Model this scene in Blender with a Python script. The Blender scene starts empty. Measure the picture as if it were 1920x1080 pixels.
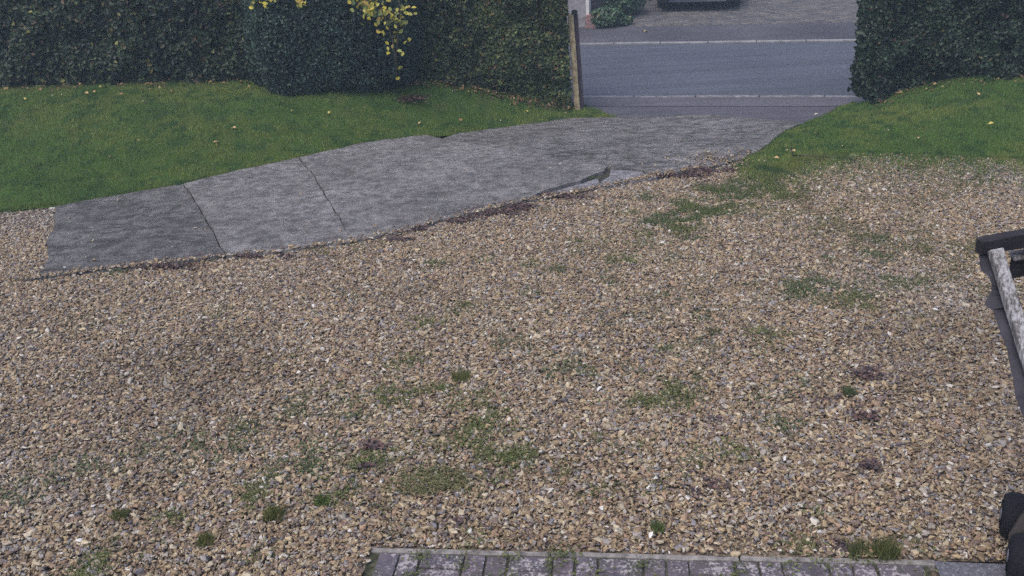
import bpy, bmesh, math, random
import numpy as np
from mathutils import Vector, Matrix
from mathutils.geometry import delaunay_2d_cdt

random.seed(7)
RNG = np.random.default_rng(7)
PI = math.pi
SC = bpy.context.scene
COL = SC.collection

# ------------------------------------------------------------------ camera
CAM_Z, F_PX, PITCH, ROLL = 2.81, 1800.0, math.radians(23.0), math.radians(-3.0)
cam_d = bpy.data.cameras.new('camera')
cam = bpy.data.objects.new('camera', cam_d)
COL.objects.link(cam)
cam_d.sensor_width = 36.0
cam_d.lens = F_PX / 1920 * 36.0
cam_d.clip_start = 0.05
cam_d.clip_end = 3000
CAM_R = Matrix.Rotation(PI / 2 - PITCH, 3, 'X') @ Matrix.Rotation(ROLL, 3, 'Z')
cam.matrix_world = Matrix.Translation((0, 0, CAM_Z)) @ CAM_R.to_4x4()
SC.camera = cam

# ------------------------------------------------------------------ light
SUN_EL, SUN_AZ = math.radians(60), math.radians(-140)      # azimuth from +Y (beyond the road), clockwise
world = bpy.data.worlds.new('World')
SC.world = world
world.use_nodes = True
wn = world.node_tree
bg = wn.nodes['Background']
sky = wn.nodes.new('ShaderNodeTexSky')
sky.sky_type = 'NISHITA'
sky.sun_disc = False
sky.sun_elevation = SUN_EL
sky.sun_rotation = SUN_AZ
sky.air_density = 1.0
sky.dust_density = 4.0
sky.ozone_density = 2.0
wn.links.new(sky.outputs[0], bg.inputs[0])
bg.inputs[1].default_value = 0.15
sun_d = bpy.data.lights.new('sun', 'SUN')
sun_d.energy = 1.0
sun_d.angle = math.radians(50)
sun_d.color = (1.0, 0.965, 0.95)
sun = bpy.data.objects.new('sun', sun_d)
COL.objects.link(sun)
sdir = Vector((math.sin(SUN_AZ) * math.cos(SUN_EL), math.cos(SUN_AZ) * math.cos(SUN_EL), math.sin(SUN_EL)))
sun.rotation_euler = sdir.to_track_quat('Z', 'Y').to_euler()
sun.location = (0, 0, 12)
SC.view_settings.view_transform = 'Standard'
SC.view_settings.look = 'None'
SC.view_settings.gamma = 1
SC.view_settings.exposure = 0.62
SC.render.engine = 'CYCLES'
SC.cycles.use_denoising = False
SC.render.resolution_x, SC.render.resolution_y = 1024, 576

# ------------------------------------------------------------------ terrain
def sst(a, b, v):
    t = np.clip((np.asarray(v, float) - a) / (b - a), 0, 1)
    return t * t * (3 - 2 * t)

def ray(px, py):
    d = CAM_R @ Vector(((px - 960) / F_PX, -(py - 540) / F_PX, -1.0))
    return d

def on_plane(px, py, z):
    d = ray(px, py)
    t = (z - CAM_Z) / d.z
    return Vector((d.x * t, d.y * t, z))

def at(px, py, Y):
    """point on the sight line at the forward distance Y metres"""
    d = ray(px, py)
    t = Y / d.y
    return Vector((d.x * t, Y, CAM_Z + d.z * t))

ROAD_Z = -0.30
_k0, _k1 = on_plane(1090, 183, ROAD_Z), on_plane(1600, 181, ROAD_Z)
_f0, _f1 = on_plane(1090, 86, ROAD_Z), on_plane(1600, 80.5, ROAD_Z)
RU = ((_k1 - _k0).normalized() + (_f1 - _f0).normalized())
RU = Vector((RU.x, RU.y)).normalized()
RN = Vector((-RU.y, RU.x))
KP = Vector(((_k0.x + _k1.x) / 2, (_k0.y + _k1.y) / 2))
ROAD_W = float((Vector(((_f0.x + _f1.x) / 2, (_f0.y + _f1.y) / 2)) - KP).dot(RN))

def road_uv(x, y):
    dx, dy = np.asarray(x) - KP.x, np.asarray(y) - KP.y
    return dx * RU.x + dy * RU.y, dx * RN.x + dy * RN.y

def road_pt(u, v, z=0.0):
    return Vector((KP.x + RU.x * u + RN.x * v, KP.y + RU.y * u + RN.y * v, z))

CORR = [(-4.5, 6.2), (-1.8, 8.5), (0.6, 10.6), (2.85, 12.8), (2.95, 15.5), (2.95, 30)]

def seg_dist(x, y, pts):
    x, y = np.asarray(x, float), np.asarray(y, float)
    best = np.full(np.broadcast(x, y).shape, 1e9)
    for (ax, ay), (bx, by) in zip(pts[:-1], pts[1:]):
        ex, ey = bx - ax, by - ay
        t = np.clip(((x - ax) * ex + (y - ay) * ey) / (ex * ex + ey * ey), 0, 1)
        best = np.minimum(best, np.hypot(x - ax - t * ex, y - ay - t * ey))
    return best

def terrain(x, y):
    x, y = np.asarray(x, float), np.asarray(y, float)
    u, v = road_uv(x, y)
    w = 1 - sst(1.55, 3.3, seg_dist(x, y, CORR))
    dip = -0.25 * sst(9.8, 13.4, y)
    bank = (0.57 - 0.30 * sst(-7.0, 1.5, x)) * sst(8.4, 12.9, y)
    g = w * dip + (1 - w) * bank
    t = sst(-1.15, -0.75, v)
    g = g * (1 - t) + (ROAD_Z + 0.02) * t
    r = sst(-0.02, 0.06, v)
    g = g * (1 - r) + ROAD_Z * r
    far = ROAD_Z + 0.02 + 0.055 * np.clip(v - ROAD_W, 0, 12)
    q = sst(ROAD_W - 0.06, ROAD_W + 0.02, v)
    return g * (1 - q) + far * q

def gp(px, py):
    """ground point seen at a pixel of the photograph"""
    return Vector(tuple(float(q) for q in gp_many([(px, py)])[0]))

def gp_many(pix):
    pix = np.asarray(pix, float)
    Rm = np.array(CAM_R)
    D = np.column_stack([(pix[:, 0] - 960) / F_PX, -(pix[:, 1] - 540) / F_PX, -np.ones(len(pix))]) @ Rm.T
    # the first place where the sight line meets the ground
    lo, hi = np.full(len(pix), 2.0), np.full(len(pix), 60.0)
    open_ = np.ones(len(pix), bool)
    for m in np.arange(3.0, 32.0, 0.25):
        k = np.nonzero(open_)[0]
        if not len(k): break
        hit = CAM_Z + D[k, 2] * m <= terrain(D[k, 0] * m, D[k, 1] * m)
        lo[k[~hit]] = m
        hi[k[hit]] = m
        open_[k[hit]] = False
    for _ in range(30):
        m = (lo + hi) / 2
        up = CAM_Z + D[:, 2] * m > terrain(D[:, 0] * m, D[:, 1] * m)
        lo, hi = np.where(up, m, lo), np.where(up, hi, m)
    x, y = D[:, 0] * lo, D[:, 1] * lo
    return np.column_stack([x, y, terrain(x, y)])

def gpoly(pix):
    return [(float(a), float(b)) for a, b, _ in gp_many(pix)]

# value noise
_perm = RNG.random((256, 256))
def vnoise(x, y, s):
    x, y = np.asarray(x) * s + 1000, np.asarray(y) * s + 1000
    xi, yi = np.floor(x).astype(int), np.floor(y).astype(int)
    fx, fy = x - xi, y - yi
    fx, fy = fx * fx * (3 - 2 * fx), fy * fy * (3 - 2 * fy)
    g = lambda i, j: _perm[i % 256, j % 256]
    return (g(xi, yi) * (1 - fx) + g(xi + 1, yi) * fx) * (1 - fy) + (g(xi, yi + 1) * (1 - fx) + g(xi + 1, yi + 1) * fx) * fy

def fbm(x, y, s):
    return (vnoise(x, y, s) + 0.5 * vnoise(x, y, s * 2.1) + 0.25 * vnoise(x, y, s * 4.3)) / 1.75

def in_poly(x, y, poly):
    x, y = np.asarray(x), np.asarray(y)
    c = np.zeros(x.shape, bool)
    n = len(poly)
    for i in range(n):
        (ax, ay), (bx, by) = poly[i], poly[(i + 1) % n]
        if ay == by:
            continue
        k = ((ay > y) != (by > y)) & (x < (bx - ax) * (y - ay) / (by - ay) + ax)
        c ^= k
    return c

def scatter(poly, dens):
    xs, ys = [p[0] for p in poly], [p[1] for p in poly]
    n = int((max(xs) - min(xs)) * (max(ys) - min(ys)) * dens)
    x = RNG.uniform(min(xs), max(xs), n)
    y = RNG.uniform(min(ys), max(ys), n)
    k = in_poly(x, y, poly)
    return x[k], y[k]

# ------------------------------------------------------------------ materials
def new_mat(name, rough=0.85, spec=0.3):
    m = bpy.data.materials.new(name)
    m.use_nodes = True
    b = m.node_tree.nodes['Principled BSDF']
    b.inputs['Roughness'].default_value = rough
    b.inputs['Specular IOR Level'].default_value = spec
    return m, m.node_tree, b

class NT:
    def __init__(s, nt):
        s.nt = nt
        s.pos = nt.nodes.new('ShaderNodeNewGeometry').outputs['Position']
    def map(s, scale=(1, 1, 1), rot=(0, 0, 0), vec=None):
        n = s.nt.nodes.new('ShaderNodeMapping')
        n.inputs['Scale'].default_value = scale
        n.inputs['Rotation'].default_value = rot
        s.nt.links.new(vec or s.pos, n.inputs[0])
        return n.outputs[0]
    def noise(s, scale, detail=4, rough=0.6, vec=None, dist=0.0):
        n = s.nt.nodes.new('ShaderNodeTexNoise')
        n.inputs['Scale'].default_value = scale
        n.inputs['Detail'].default_value = detail
        n.inputs['Roughness'].default_value = rough
        n.inputs['Distortion'].default_value = dist
        s.nt.links.new(vec or s.pos, n.inputs['Vector'])
        return n.outputs['Fac']
    def voro(s, scale, feature='F1', out='Distance', vec=None):
        n = s.nt.nodes.new('ShaderNodeTexVoronoi')
        n.feature = feature
        n.inputs['Scale'].default_value = scale
        s.nt.links.new(vec or s.pos, n.inputs['Vector'])
        return n.outputs[out]
    def ramp(s, fac, stops):
        n = s.nt.nodes.new('ShaderNodeValToRGB')
        e = n.color_ramp.elements
        while len(e) < len(stops):
            e.new(0.5)
        for q, (p, c) in zip(e, stops):
            q.position = p
            q.color = (c, c, c, 1) if isinstance(c, (int, float)) else (*c, 1)
        s.nt.links.new(fac, n.inputs[0])
        return n.outputs[0]
    def mix(s, fac, a, b, mode='MIX'):
        n = s.nt.nodes.new('ShaderNodeMix')
        n.data_type = 'RGBA'
        n.blend_type = mode
        for sock, v in ((n.inputs[0], fac), (n.inputs[6], a), (n.inputs[7], b)):
            if isinstance(v, (int, float)):
                sock.default_value = v if sock == n.inputs[0] else (v, v, v, 1)
            elif isinstance(v, tuple):
                sock.default_value = (*v, 1)
            else:
                s.nt.links.new(v, sock)
        return n.outputs[2]
    def math(s, op, a, b=0.0):
        n = s.nt.nodes.new('ShaderNodeMath')
        n.operation = op
        for sock, v in ((n.inputs[0], a), (n.inputs[1], b)):
            if isinstance(v, (int, float)):
                sock.default_value = v
            else:
                s.nt.links.new(v, sock)
        return n.outputs[0]
    def attr(s, name, typ='GEOMETRY'):
        n = s.nt.nodes.new('ShaderNodeAttribute')
        n.attribute_name = name
        n.attribute_type = typ
        return n
    def bump(s, b, h, strength=0.5, dist=0.01):
        n = s.nt.nodes.new('ShaderNodeBump')
        n.inputs['Strength'].default_value = strength
        n.inputs['Distance'].default_value = dist
        s.nt.links.new(h, n.inputs['Height'])
        s.nt.links.new(n.outputs[0], b.inputs['Normal'])
    def color(s, b, c):
        s.nt.links.new(c, b.inputs['Base Color'])

def mat_plain(name, c, rough=0.6, spec=0.3, var=0.25, scale=14, metal=0.0, bump=0.3):
    m, nt, b = new_mat(name, rough, spec)
    t = NT(nt)
    n = t.noise(scale, 5)
    lo = tuple(v * (1 - var) for v in c)
    hi = tuple(min(1, v * (1 + var)) for v in c)
    t.color(b, t.ramp(n, [(0.3, lo), (0.7, hi)]))
    b.inputs['Metallic'].default_value = metal
    if bump:
        t.bump(b, t.noise(scale * 6, 3), bump, 0.004)
    return m

def mat_soil():
    m, nt, b = new_mat('soil', 0.95, 0.15)
    t = NT(nt)
    a = t.ramp(t.noise(2.2, 5), [(0.3, (0.045, 0.036, 0.03)), (0.7, (0.10, 0.078, 0.058))])
    p = t.ramp(t.voro(34, out='Color'), [(0.0, (0.06, 0.045, 0.035)), (0.5, (0.13, 0.10, 0.075)), (1.0, (0.22, 0.18, 0.14))])
    t.color(b, t.mix(0.55, a, p))
    t.bump(b, t.voro(34), 0.6, 0.01)
    return m

def mat_lawn():
    m, nt, b = new_mat('lawn_soil_and_thatch', 0.95, 0.1)
    t = NT(nt)
    c = t.ramp(t.noise(1.6, 6, 0.65), [(0.3, (0.030, 0.055, 0.014)), (0.55, (0.045, 0.085, 0.018)), (0.75, (0.075, 0.075, 0.032))])
    t.color(b, c)
    t.bump(b, t.noise(40, 4), 0.8, 0.02)
    return m

def mat_concrete(name, base, dark, moss, rot, wear=0.5):
    m, nt, b = new_mat(name, 0.92, 0.15)
    t = NT(nt)
    streak = t.noise(1.9, 9, 0.78, t.map((1.0, 2.4, 1.0), (0, 0, rot)), 1.6)
    cross = t.noise(2.2, 7, 0.75, t.map((9.0, 0.9, 1.0), (0, 0, rot + 0.75)), 0.3)
    big = t.noise(0.8, 6, 0.65)
    grain = t.noise(8.5, 10, 0.9)
    fine = t.noise(55, 4, 0.8)
    med = t.noise(3.4, 8, 0.78, None, 0.5)
    hi = tuple(min(1, v * 1.22) for v in base)
    c = t.mix(t.ramp(big, [(0.36, 0.0), (0.66, 1.0)]), hi, tuple(v * 0.78 for v in base))
    c = t.mix(t.math('MULTIPLY', t.ramp(cross, [(0.48, 0.0), (0.62, 1.0)]), 0.35), c, tuple(v * 0.7 for v in base))
    c = t.mix(t.math('MULTIPLY', t.ramp(streak, [(0.50, 0.0), (0.60, 1.0)]), wear), c, dark)
    c = t.mix(t.math('MULTIPLY', t.ramp(med, [(0.51, 0.0), (0.61, 1.0)]), 0.25 + 0.4 * wear), c, moss)
    c = t.mix(t.ramp(grain, [(0.43, 0.85), (0.51, 0.0)]), c, tuple(v * 0.38 for v in base))
    c = t.mix(t.ramp(grain, [(0.53, 0.0), (0.60, 0.6)]), c, tuple(min(1, v * 1.55) for v in base))
    spots = t.ramp(t.math('ADD', t.voro(3.1), t.math('MULTIPLY', grain, 0.25)), [(0.17, 1.0), (0.22, 0.0)])
    c = t.mix(t.math('MULTIPLY', spots, 0.55), c, (0.36, 0.37, 0.37))
    t.color(b, c)
    h = t.math('ADD', t.math('MULTIPLY', streak, 1.0), t.math('ADD', t.math('MULTIPLY', grain, 0.7), t.math('MULTIPLY', med, 0.8)))
    t.bump(b, h, 1.0, 0.03 + 0.035 * wear)
    return m

def mat_tarmac(name, c, patch, scale=0.7, speck=0.25):
    m, nt, b = new_mat(name, 0.88, 0.3)
    t = NT(nt)
    n = t.noise(scale, 5, 0.6)
    k = t.mix(t.ramp(n, [(0.38, 0.0), (0.62, 1.0)]), c, patch)
    s = t.ramp(t.voro(95, out='Color'), [(0.0, tuple(v * 0.55 for v in c)), (0.6, c), (1.0, tuple(min(1, v * 2.4) for v in c))])
    k = t.mix(speck, k, s)
    st = t.noise(1.6, 6, 0.7, t.map((0.12, 2.2, 1.0), (0, 0, -math.atan2(RU.y, RU.x))))
    k = t.mix(1.0, k, t.ramp(st, [(0.36, 0.80), (0.64, 1.16)]), 'MULTIPLY')
    g = t.noise(26, 8, 0.85)
    k = t.mix(1.0, k, t.ramp(g, [(0.36, 0.66), (0.64, 1.32)]), 'MULTIPLY')
    t.color(b, k)
    t.bump(b, t.voro(110), 0.5, 0.006)
    return m

def mat_attr(name, rough=0.6, spec=0.3, typ='GEOMETRY', trans=0.0, grain=0.0):
    m, nt, b = new_mat(name, rough, spec)
    t = NT(nt)
    c = t.attr('col', typ).outputs['Color']
    if grain:
        obj = nt.nodes.new('ShaderNodeTexCoord').outputs['Object']
        g = t.ramp(t.noise(3.0, 4, 0.7, obj), [(0.3, 1 - grain), (0.7, 1.0)])
        c = t.mix(1.0, c, g, 'MULTIPLY')
    t.color(b, c)
    if trans:
        tr = nt.nodes.new('ShaderNodeBsdfTranslucent')
        nt.links.new(c, tr.inputs[0])
        ms = nt.nodes.new('ShaderNodeMixShader')
        ms.inputs[0].default_value = trans
        out = [n for n in nt.nodes if n.type == 'OUTPUT_MATERIAL'][0]
        nt.links.new(b.outputs[0], ms.inputs[1])
        nt.links.new(tr.outputs[0], ms.inputs[2])
        nt.links.new(ms.outputs[0], out.inputs[0])
    return m

def mat_brick():
    m, nt, b = new_mat('purple_grey_brick', 0.9, 0.2)
    t = NT(nt)
    oi = nt.nodes.new('ShaderNodeObjectInfo').outputs['Random']
    c = t.ramp(oi, [(0.0, (0.062, 0.056, 0.074)), (0.5, (0.090, 0.070, 0.084)), (1.0, (0.074, 0.068, 0.086))])
    c = t.mix(t.ramp(t.noise(22, 5, 0.7), [(0.35, 0.0), (0.7, 0.8)]), c, (0.135, 0.115, 0.128))
    c = t.mix(t.ramp(t.noise(6, 4), [(0.48, 0.0), (0.66, 0.75)]), c, (0.052, 0.054, 0.042))
    sp = t.ramp(t.math('ADD', t.noise(62, 4, 0.65), t.math('MULTIPLY', t.noise(10, 3), 0.6)), [(0.83, 0.0), (0.93, 0.85)])
    c = t.mix(sp, c, (0.33, 0.30, 0.305))
    t.color(b, c)
    t.bump(b, t.noise(70, 4), 0.6, 0.006)
    return m

def mat_wood(name, dark, pale, cut, rot=(0, 0, 0), sc=(2, 2, 30)):
    m, nt, b = new_mat(name, 0.85, 0.2)
    t = NT(nt)
    g = t.noise(4, 6, 0.7, t.map(sc, rot))
    p = t.noise(11, 6, 0.75)
    f = t.math('ADD', t.math('MULTIPLY', g, 0.5), t.math('MULTIPLY', p, 0.5))
    t.color(b, t.ramp(f, [(cut - 0.07, pale), (cut + 0.05, dark)]))
    t.bump(b, f, 0.6, 0.006)
    return m

# ------------------------------------------------------------------ mesh helpers
def tag(o, label=None, cat=None, group=None, kind=None):
    if label: o['label'] = label
    if cat: o['category'] = cat
    if group: o['group'] = group
    if kind: o['kind'] = kind
    return o

def link(name, me, mat=None, parent=None):
    o = bpy.data.objects.new(name, me)
    COL.objects.link(o)
    if mat is not None and me is not None:
        if len(me.materials) == 0:
            me.materials.append(mat)
    if parent is not None:
        o.parent = parent
        o.matrix_parent_inverse = Matrix.Identity(4)
        o.matrix_basis = parent.matrix_world.inverted() if parent.type == 'EMPTY' and False else Matrix.Identity(4)
    return o

def empty(name, label, cat, loc=(0, 0, 0), rotz=0.0, group=None):
    o = bpy.data.objects.new(name, None)
    COL.objects.link(o)
    o.empty_display_size = 0.1
    o.location = loc
    o.rotation_euler = (0, 0, rotz)
    return tag(o, label, cat, group)

def np_mesh(name, V, F, smooth=False, colors=None):
    """V (n,3), F (m,k) uniform polygons, colors per vertex (n,3)"""
    V = np.ascontiguousarray(V, np.float32)
    F = np.ascontiguousarray(F, np.int32)
    me = bpy.data.meshes.new(name)
    me.vertices.add(len(V))
    me.vertices.foreach_set('co', V.ravel())
    k = F.shape[1]
    me.loops.add(F.size)
    me.loops.foreach_set('vertex_index', F.ravel())
    me.polygons.add(len(F))
    me.polygons.foreach_set('loop_start', np.arange(0, F.size, k, dtype=np.int32))
    me.update(calc_edges=True)
    if smooth:
        me.polygons.foreach_set('use_smooth', np.ones(len(F), bool))
    if colors is not None:
        a = me.attributes.new('col', 'FLOAT_COLOR', 'POINT')
        c = np.ones((len(V), 4), np.float32)
        c[:, :3] = colors
        a.data.foreach_set('color', c.ravel())
    me.validate()
    return me

def py_mesh(name, verts, faces, smooth=False):
    me = bpy.data.meshes.new(name)
    me.from_pydata([tuple(v) for v in verts], [], faces)
    me.update()
    if smooth:
        me.polygons.foreach_set('use_smooth', [True] * len(me.polygons))
    return me

def bm_mesh(name, bm, smooth=False):
    bmesh.ops.recalc_face_normals(bm, faces=bm.faces)
    me = bpy.data.meshes.new(name)
    bm.to_mesh(me)
    bm.free()
    if smooth:
        me.polygons.foreach_set('use_smooth', [True] * len(me.polygons))
    return me

def bm_box(bm, size, mat4=None, bevel=0.0, seg=2):
    r = bmesh.ops.create_cube(bm, size=1.0)
    vs = r['verts']
    bmesh.ops.scale(bm, vec=size, verts=vs)
    if bevel:
        es = list({e for v in vs for e in v.link_edges})
        rb = bmesh.ops.bevel(bm, geom=es, offset=bevel, segments=seg, affect='EDGES', profile=0.5)
        vs = list({v for f in rb['faces'] for v in f.verts} | {v for v in vs if v.is_valid})
    if mat4 is not None:
        bmesh.ops.transform(bm, matrix=mat4, verts=vs)
    return vs

def axes(a, b, up):
    """matrix whose X runs a->b, Z near up, at the middle"""
    x = (b - a).normalized()
    y = up.cross(x).normalized()
    z = x.cross(y)
    m = Matrix((x, y, z)).transposed().to_4x4()
    m.translation = (a + b) / 2
    return m, (b - a).length

def beam(name, a, b, w, t, up, mat, parent=None, bevel=0.004, rough=0.0, seed=0):
    m, L = axes(Vector(a), Vector(b), Vector(up))
    bm = bmesh.new()
    bm_box(bm, (L, w, t), None, bevel, 1)
    if rough:
        n = max(2, int(L / 0.08))
        es = [e for e in bm.edges if abs((e.verts[0].co - e.verts[1].co).x) > L * 0.8]
        bmesh.ops.subdivide_edges(bm, edges=es, cuts=n)
        r = random.Random(seed)
        off = {}
        for v in bm.verts:
            k = (round(v.co.x, 2), v.co.y > 0, v.co.z > 0)
            if k not in off:
                off[k] = (r.uniform(-rough, rough), r.uniform(-rough, rough))
            v.co.y += off[k][0]
            v.co.z += off[k][1]
    bmesh.ops.transform(bm, matrix=m, verts=bm.verts)
    return link(name, bm_mesh(name, bm), mat, parent)

def box(name, size, loc, mat, parent=None, rotz=0, bevel=0.006, seg=2, smooth=False):
    bm = bmesh.new()
    bm_box(bm, size, Matrix.Translation(loc) @ Matrix.Rotation(rotz, 4, 'Z'), bevel, seg)
    return link(name, bm_mesh(name, bm, smooth), mat, parent)

def tube(name, pts, radii, mat, parent=None, n=7):
    V, F = [], []
    pts = [Vector(p) for p in pts]
    for i, p in enumerate(pts):
        d = (pts[min(i + 1, len(pts) - 1)] - pts[max(i - 1, 0)]).normalized()
        s = d.orthogonal().normalized()
        t = d.cross(s)
        r = radii[i] if isinstance(radii, (list, tuple)) else radii
        for k in range(n):
            a = 2 * PI * k / n
            V.append(p + (s * math.cos(a) + t * math.sin(a)) * r)
    for i in range(len(pts) - 1):
        for k in range(n):
            F.append((i * n + k, i * n + (k + 1) % n, (i + 1) * n + (k + 1) % n, (i + 1) * n + k))
    F.append(tuple(range(n))[::-1])
    F.append(tuple((len(pts) - 1) * n + k for k in range(n)))
    return link(name, py_mesh(name, V, F, True), mat, parent)

def densify(poly, step):
    out = []
    n = len(poly)
    for i in range(n):
        a, b = poly[i], poly[(i + 1) % n]
        L = math.hypot(b[0] - a[0], b[1] - a[1])
        k = max(1, int(L / step))
        for j in range(k):
            out.append((a[0] + (b[0] - a[0]) * j / k, a[1] + (b[1] - a[1]) * j / k))
    return out

def sheet(name, poly, zoff, mat, step=0.25, skirt=0.0, jitter=0.0, rough=None, kind='structure', parent=None, smooth=True):
    """a polygon draped over the terrain, with an optional skirt (thickness)"""
    P = densify(poly, step)
    if jitter:
        P = [(x + (vnoise(x, y, 9.0) - 0.5) * jitter * 2 + random.uniform(-jitter, jitter) * 0.4,
              y + (vnoise(x + 50, y, 9.0) - 0.5) * jitter * 2 + random.uniform(-jitter, jitter) * 0.4) for x, y in P]
    xs, ys = [p[0] for p in P], [p[1] for p in P]
    gx, gy = np.meshgrid(np.arange(min(xs) + step / 2, max(xs), step), np.arange(min(ys) + step / 2, max(ys), step))
    gx, gy = gx.ravel(), gy.ravel()
    k = in_poly(gx, gy, P)
    ins = [(float(a), float(b)) for a, b in zip(gx[k], gy[k])]
    n = len(P)
    res = delaunay_2d_cdt([Vector(p) for p in P + ins], [], [list(range(n))], 2, 1e-5)
    v2, f2 = res[0], res[2]
    x = np.array([v.x for v in v2]); y = np.array([v.y for v in v2])
    z = terrain(x, y) + zoff
    if rough is not None:
        z = z + rough(x, y)
    V = [(a, b, c) for a, b, c in zip(x, y, z)]
    F = [tuple(f) for f in f2]
    # make sure the faces point up
    FF = []
    for f in F:
        a, b, c = (v2[i] for i in f[:3])
        FF.append(f if (b - a).cross(c - a) > 0 else f[::-1])
    F = FF
    if skirt:
        from collections import Counter
        cnt = Counter()
        dirn = {}
        for f in F:
            for i in range(len(f)):
                a, b = f[i], f[(i + 1) % len(f)]
                cnt[(min(a, b), max(a, b))] += 1
                dirn[(min(a, b), max(a, b))] = (a, b)
        low = {}
        for e, c in cnt.items():
            if c == 1:
                a, b = dirn[e]
                for i in (a, b):
                    if i not in low:
                        low[i] = len(V)
                        V.append((V[i][0], V[i][1], V[i][2] - skirt))
                F.append((b, a, low[a], low[b]))
    me = py_mesh(name, V, F, smooth and not skirt)
    o = link(name, me, mat, parent)
    if parent is None:
        tag(o, kind=kind)
    return o

# ------------------------------------------------------------------ the setting
M_SOIL = mat_soil()
def spread(lo, hi, step, outer):
    c = list(np.arange(lo, hi + 1e-6, step))
    o = [1.5, 4, 10, 25, 60, 150, outer]
    return np.array([lo - k for k in o[::-1]] + c + [hi + k for k in o])
gx, gy = np.meshgrid(spread(-11, 13, 0.15, 500), spread(1.5, 27, 0.15, 800))
nx, ny = gx.shape[1], gx.shape[0]
gz = terrain(gx, gy) - 0.035
idx = np.arange(nx * ny).reshape(ny, nx)
quads = np.stack([idx[:-1, :-1], idx[:-1, 1:], idx[1:, 1:], idx[1:, :-1]], -1).reshape(-1, 4)
ground = link('ground', np_mesh('ground', np.stack([gx, gy, gz], -1).reshape(-1, 3), quads, True), M_SOIL)
tag(ground, kind='structure')

# outlines read off the photograph, as ground points
PX_SLAB_TOP = [(105, 392), (128, 386), (230, 368), (345, 350), (430, 328), (500, 314), (562, 300), (620, 287), (680, 273), (760, 262), (798, 258), (826, 264)]
PX_OLD_TOP = [(826, 264), (850, 256), (930, 243), (1000, 235), (1060, 225), (1150, 223), (1250, 222), (1330, 219), (1400, 224), (1480, 231), (1500, 235)]
PX_OLD_RIGHT = [(1470, 250), (1445, 268), (1425, 286), (1392, 300), (1330, 318)]
PX_BOTTOM = [(1330, 320), (1240, 338), (1180, 347), (1100, 362), (1050, 371), (970, 385), (880, 406), (760, 438), (662, 459), (560, 473), (424, 486), (330, 497), (240, 507), (160, 515), (100, 523), (46, 530)]
PX_LEFT = [(84, 509), (93, 485), (86, 458), (103, 430), (105, 400)]
J1 = [(345, 350), (364, 378), (385, 413), (405, 450), (424, 486)]
J2 = [(562, 300), (590, 335), (600, 352), (620, 385), (645, 430), (662, 459)]
J3 = [(826, 264), (900, 278), (985, 293), (1060, 306), (1140, 318), (1136, 326), (1112, 334), (1090, 345), (1060, 352), (1020, 364), (975, 384)]

# lawns
hedge_left_px = [(1069, 207), (1010, 197), (950, 186), (900, 173), (850, 163), (760, 158), (600, 157), (460, 157), (300, 159), (150, 163), (0, 168), (-160, 174)]
hedge_right_px = [(1638, 199), (1662, 189), (1700, 174), (1765, 160), (1840, 154), (1925, 150), (2060, 145)]
HL = [gp(*p) for p in hedge_left_px]
HR = [gp(*p) for p in hedge_right_px]
lawn_l = gpoly([(-200, 440), (-60, 410), (0, 400), (60, 392)] + PX_SLAB_TOP[:-1] + PX_OLD_TOP[1:5] + [(1090, 224), (1158, 221), (1120, 205), (1088, 194), (1066, 196)])
lawn_l += [(p.x, p.y + 0.5) for p in HL[1:]]
lawn_r = gpoly([(1600, 192), (1560, 208), (1500, 235), (1470, 250), (1445, 268), (1425, 286), (1392, 300), (1400, 312), (1440, 318), (1480, 309), (1530, 294), (1600, 290), (1700, 291), (1800, 294), (1920, 302), (2050, 312), (2300, 330)])
lawn_r += [(HR[-1].x + 2.2, HR[-1].y + 0.8)] + [(p.x, p.y + 0.5) for p in HR[::-1][:-1]]
M_LAWN = mat_lawn()
bumps = lambda x, y: 0.05 * (fbm(x, y, 1.3) - 0.5) + 0.03 * (fbm(x + 8, y, 4.5) - 0.5)
lawn1 = sheet('lawn', lawn_l, 0.012, M_LAWN, 0.16, rough=bumps)
lawn2 = sheet('lawn', lawn_r, 0.012, M_LAWN, 0.16, rough=bumps)

# gravel bed
gravel_px = [(-260, 455), (-60, 413), (0, 402), (60, 394), (105, 392)] + PX_LEFT[::-1] + PX_BOTTOM[::-1] + [(1340, 318), (1392, 303), (1400, 312), (1440, 318), (1480, 309), (1530, 294), (1600, 290), (1700, 291), (1800, 294), (1920, 302), (2050, 312), (2250, 330)]
gravel_poly = gpoly(gravel_px)
EA, EB = gp(697, 1024), gp(1700, 1046)
ED = Vector((EB.x - EA.x, EB.y - EA.y)).normalized()         # along the edging, to the right
EP = Vector((ED.y, -ED.x))                                   # towards the house
def ept(s, t, z=0.0):
    return Vector((EA.x + ED.x * s + EP.x * t, EA.y + ED.y * s + EP.y * t, z))
gr = ept(5.5, 0)
gl = ept(0, 1.8)
gravel_poly += [(7.0, 7.0), (gr.x, gr.y), (EA.x, EA.y), (gl.x, gl.y), (-4.2, gl.y - 0.2), (-5.6, 5.0)]
M_BED, _nt, _b = new_mat('sandy_fines', 0.95, 0.1)
_t = NT(_nt)
_c = _t.ramp(_t.voro(70, out='Color'), [(0.0, (0.10, 0.078, 0.062)), (0.5, (0.20, 0.155, 0.115)), (1.0, (0.30, 0.25, 0.20))])
_t.color(_b, _t.mix(_t.ramp(_t.noise(1.4, 6, 0.7), [(0.45, 0.0), (0.65, 0.7)]), _c, (0.085, 0.068, 0.055)))
_t.bump(_b, _t.voro(70), 0.7, 0.008)
bed = sheet('gravel_bed', gravel_poly, -0.012, M_BED, 0.25)

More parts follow.
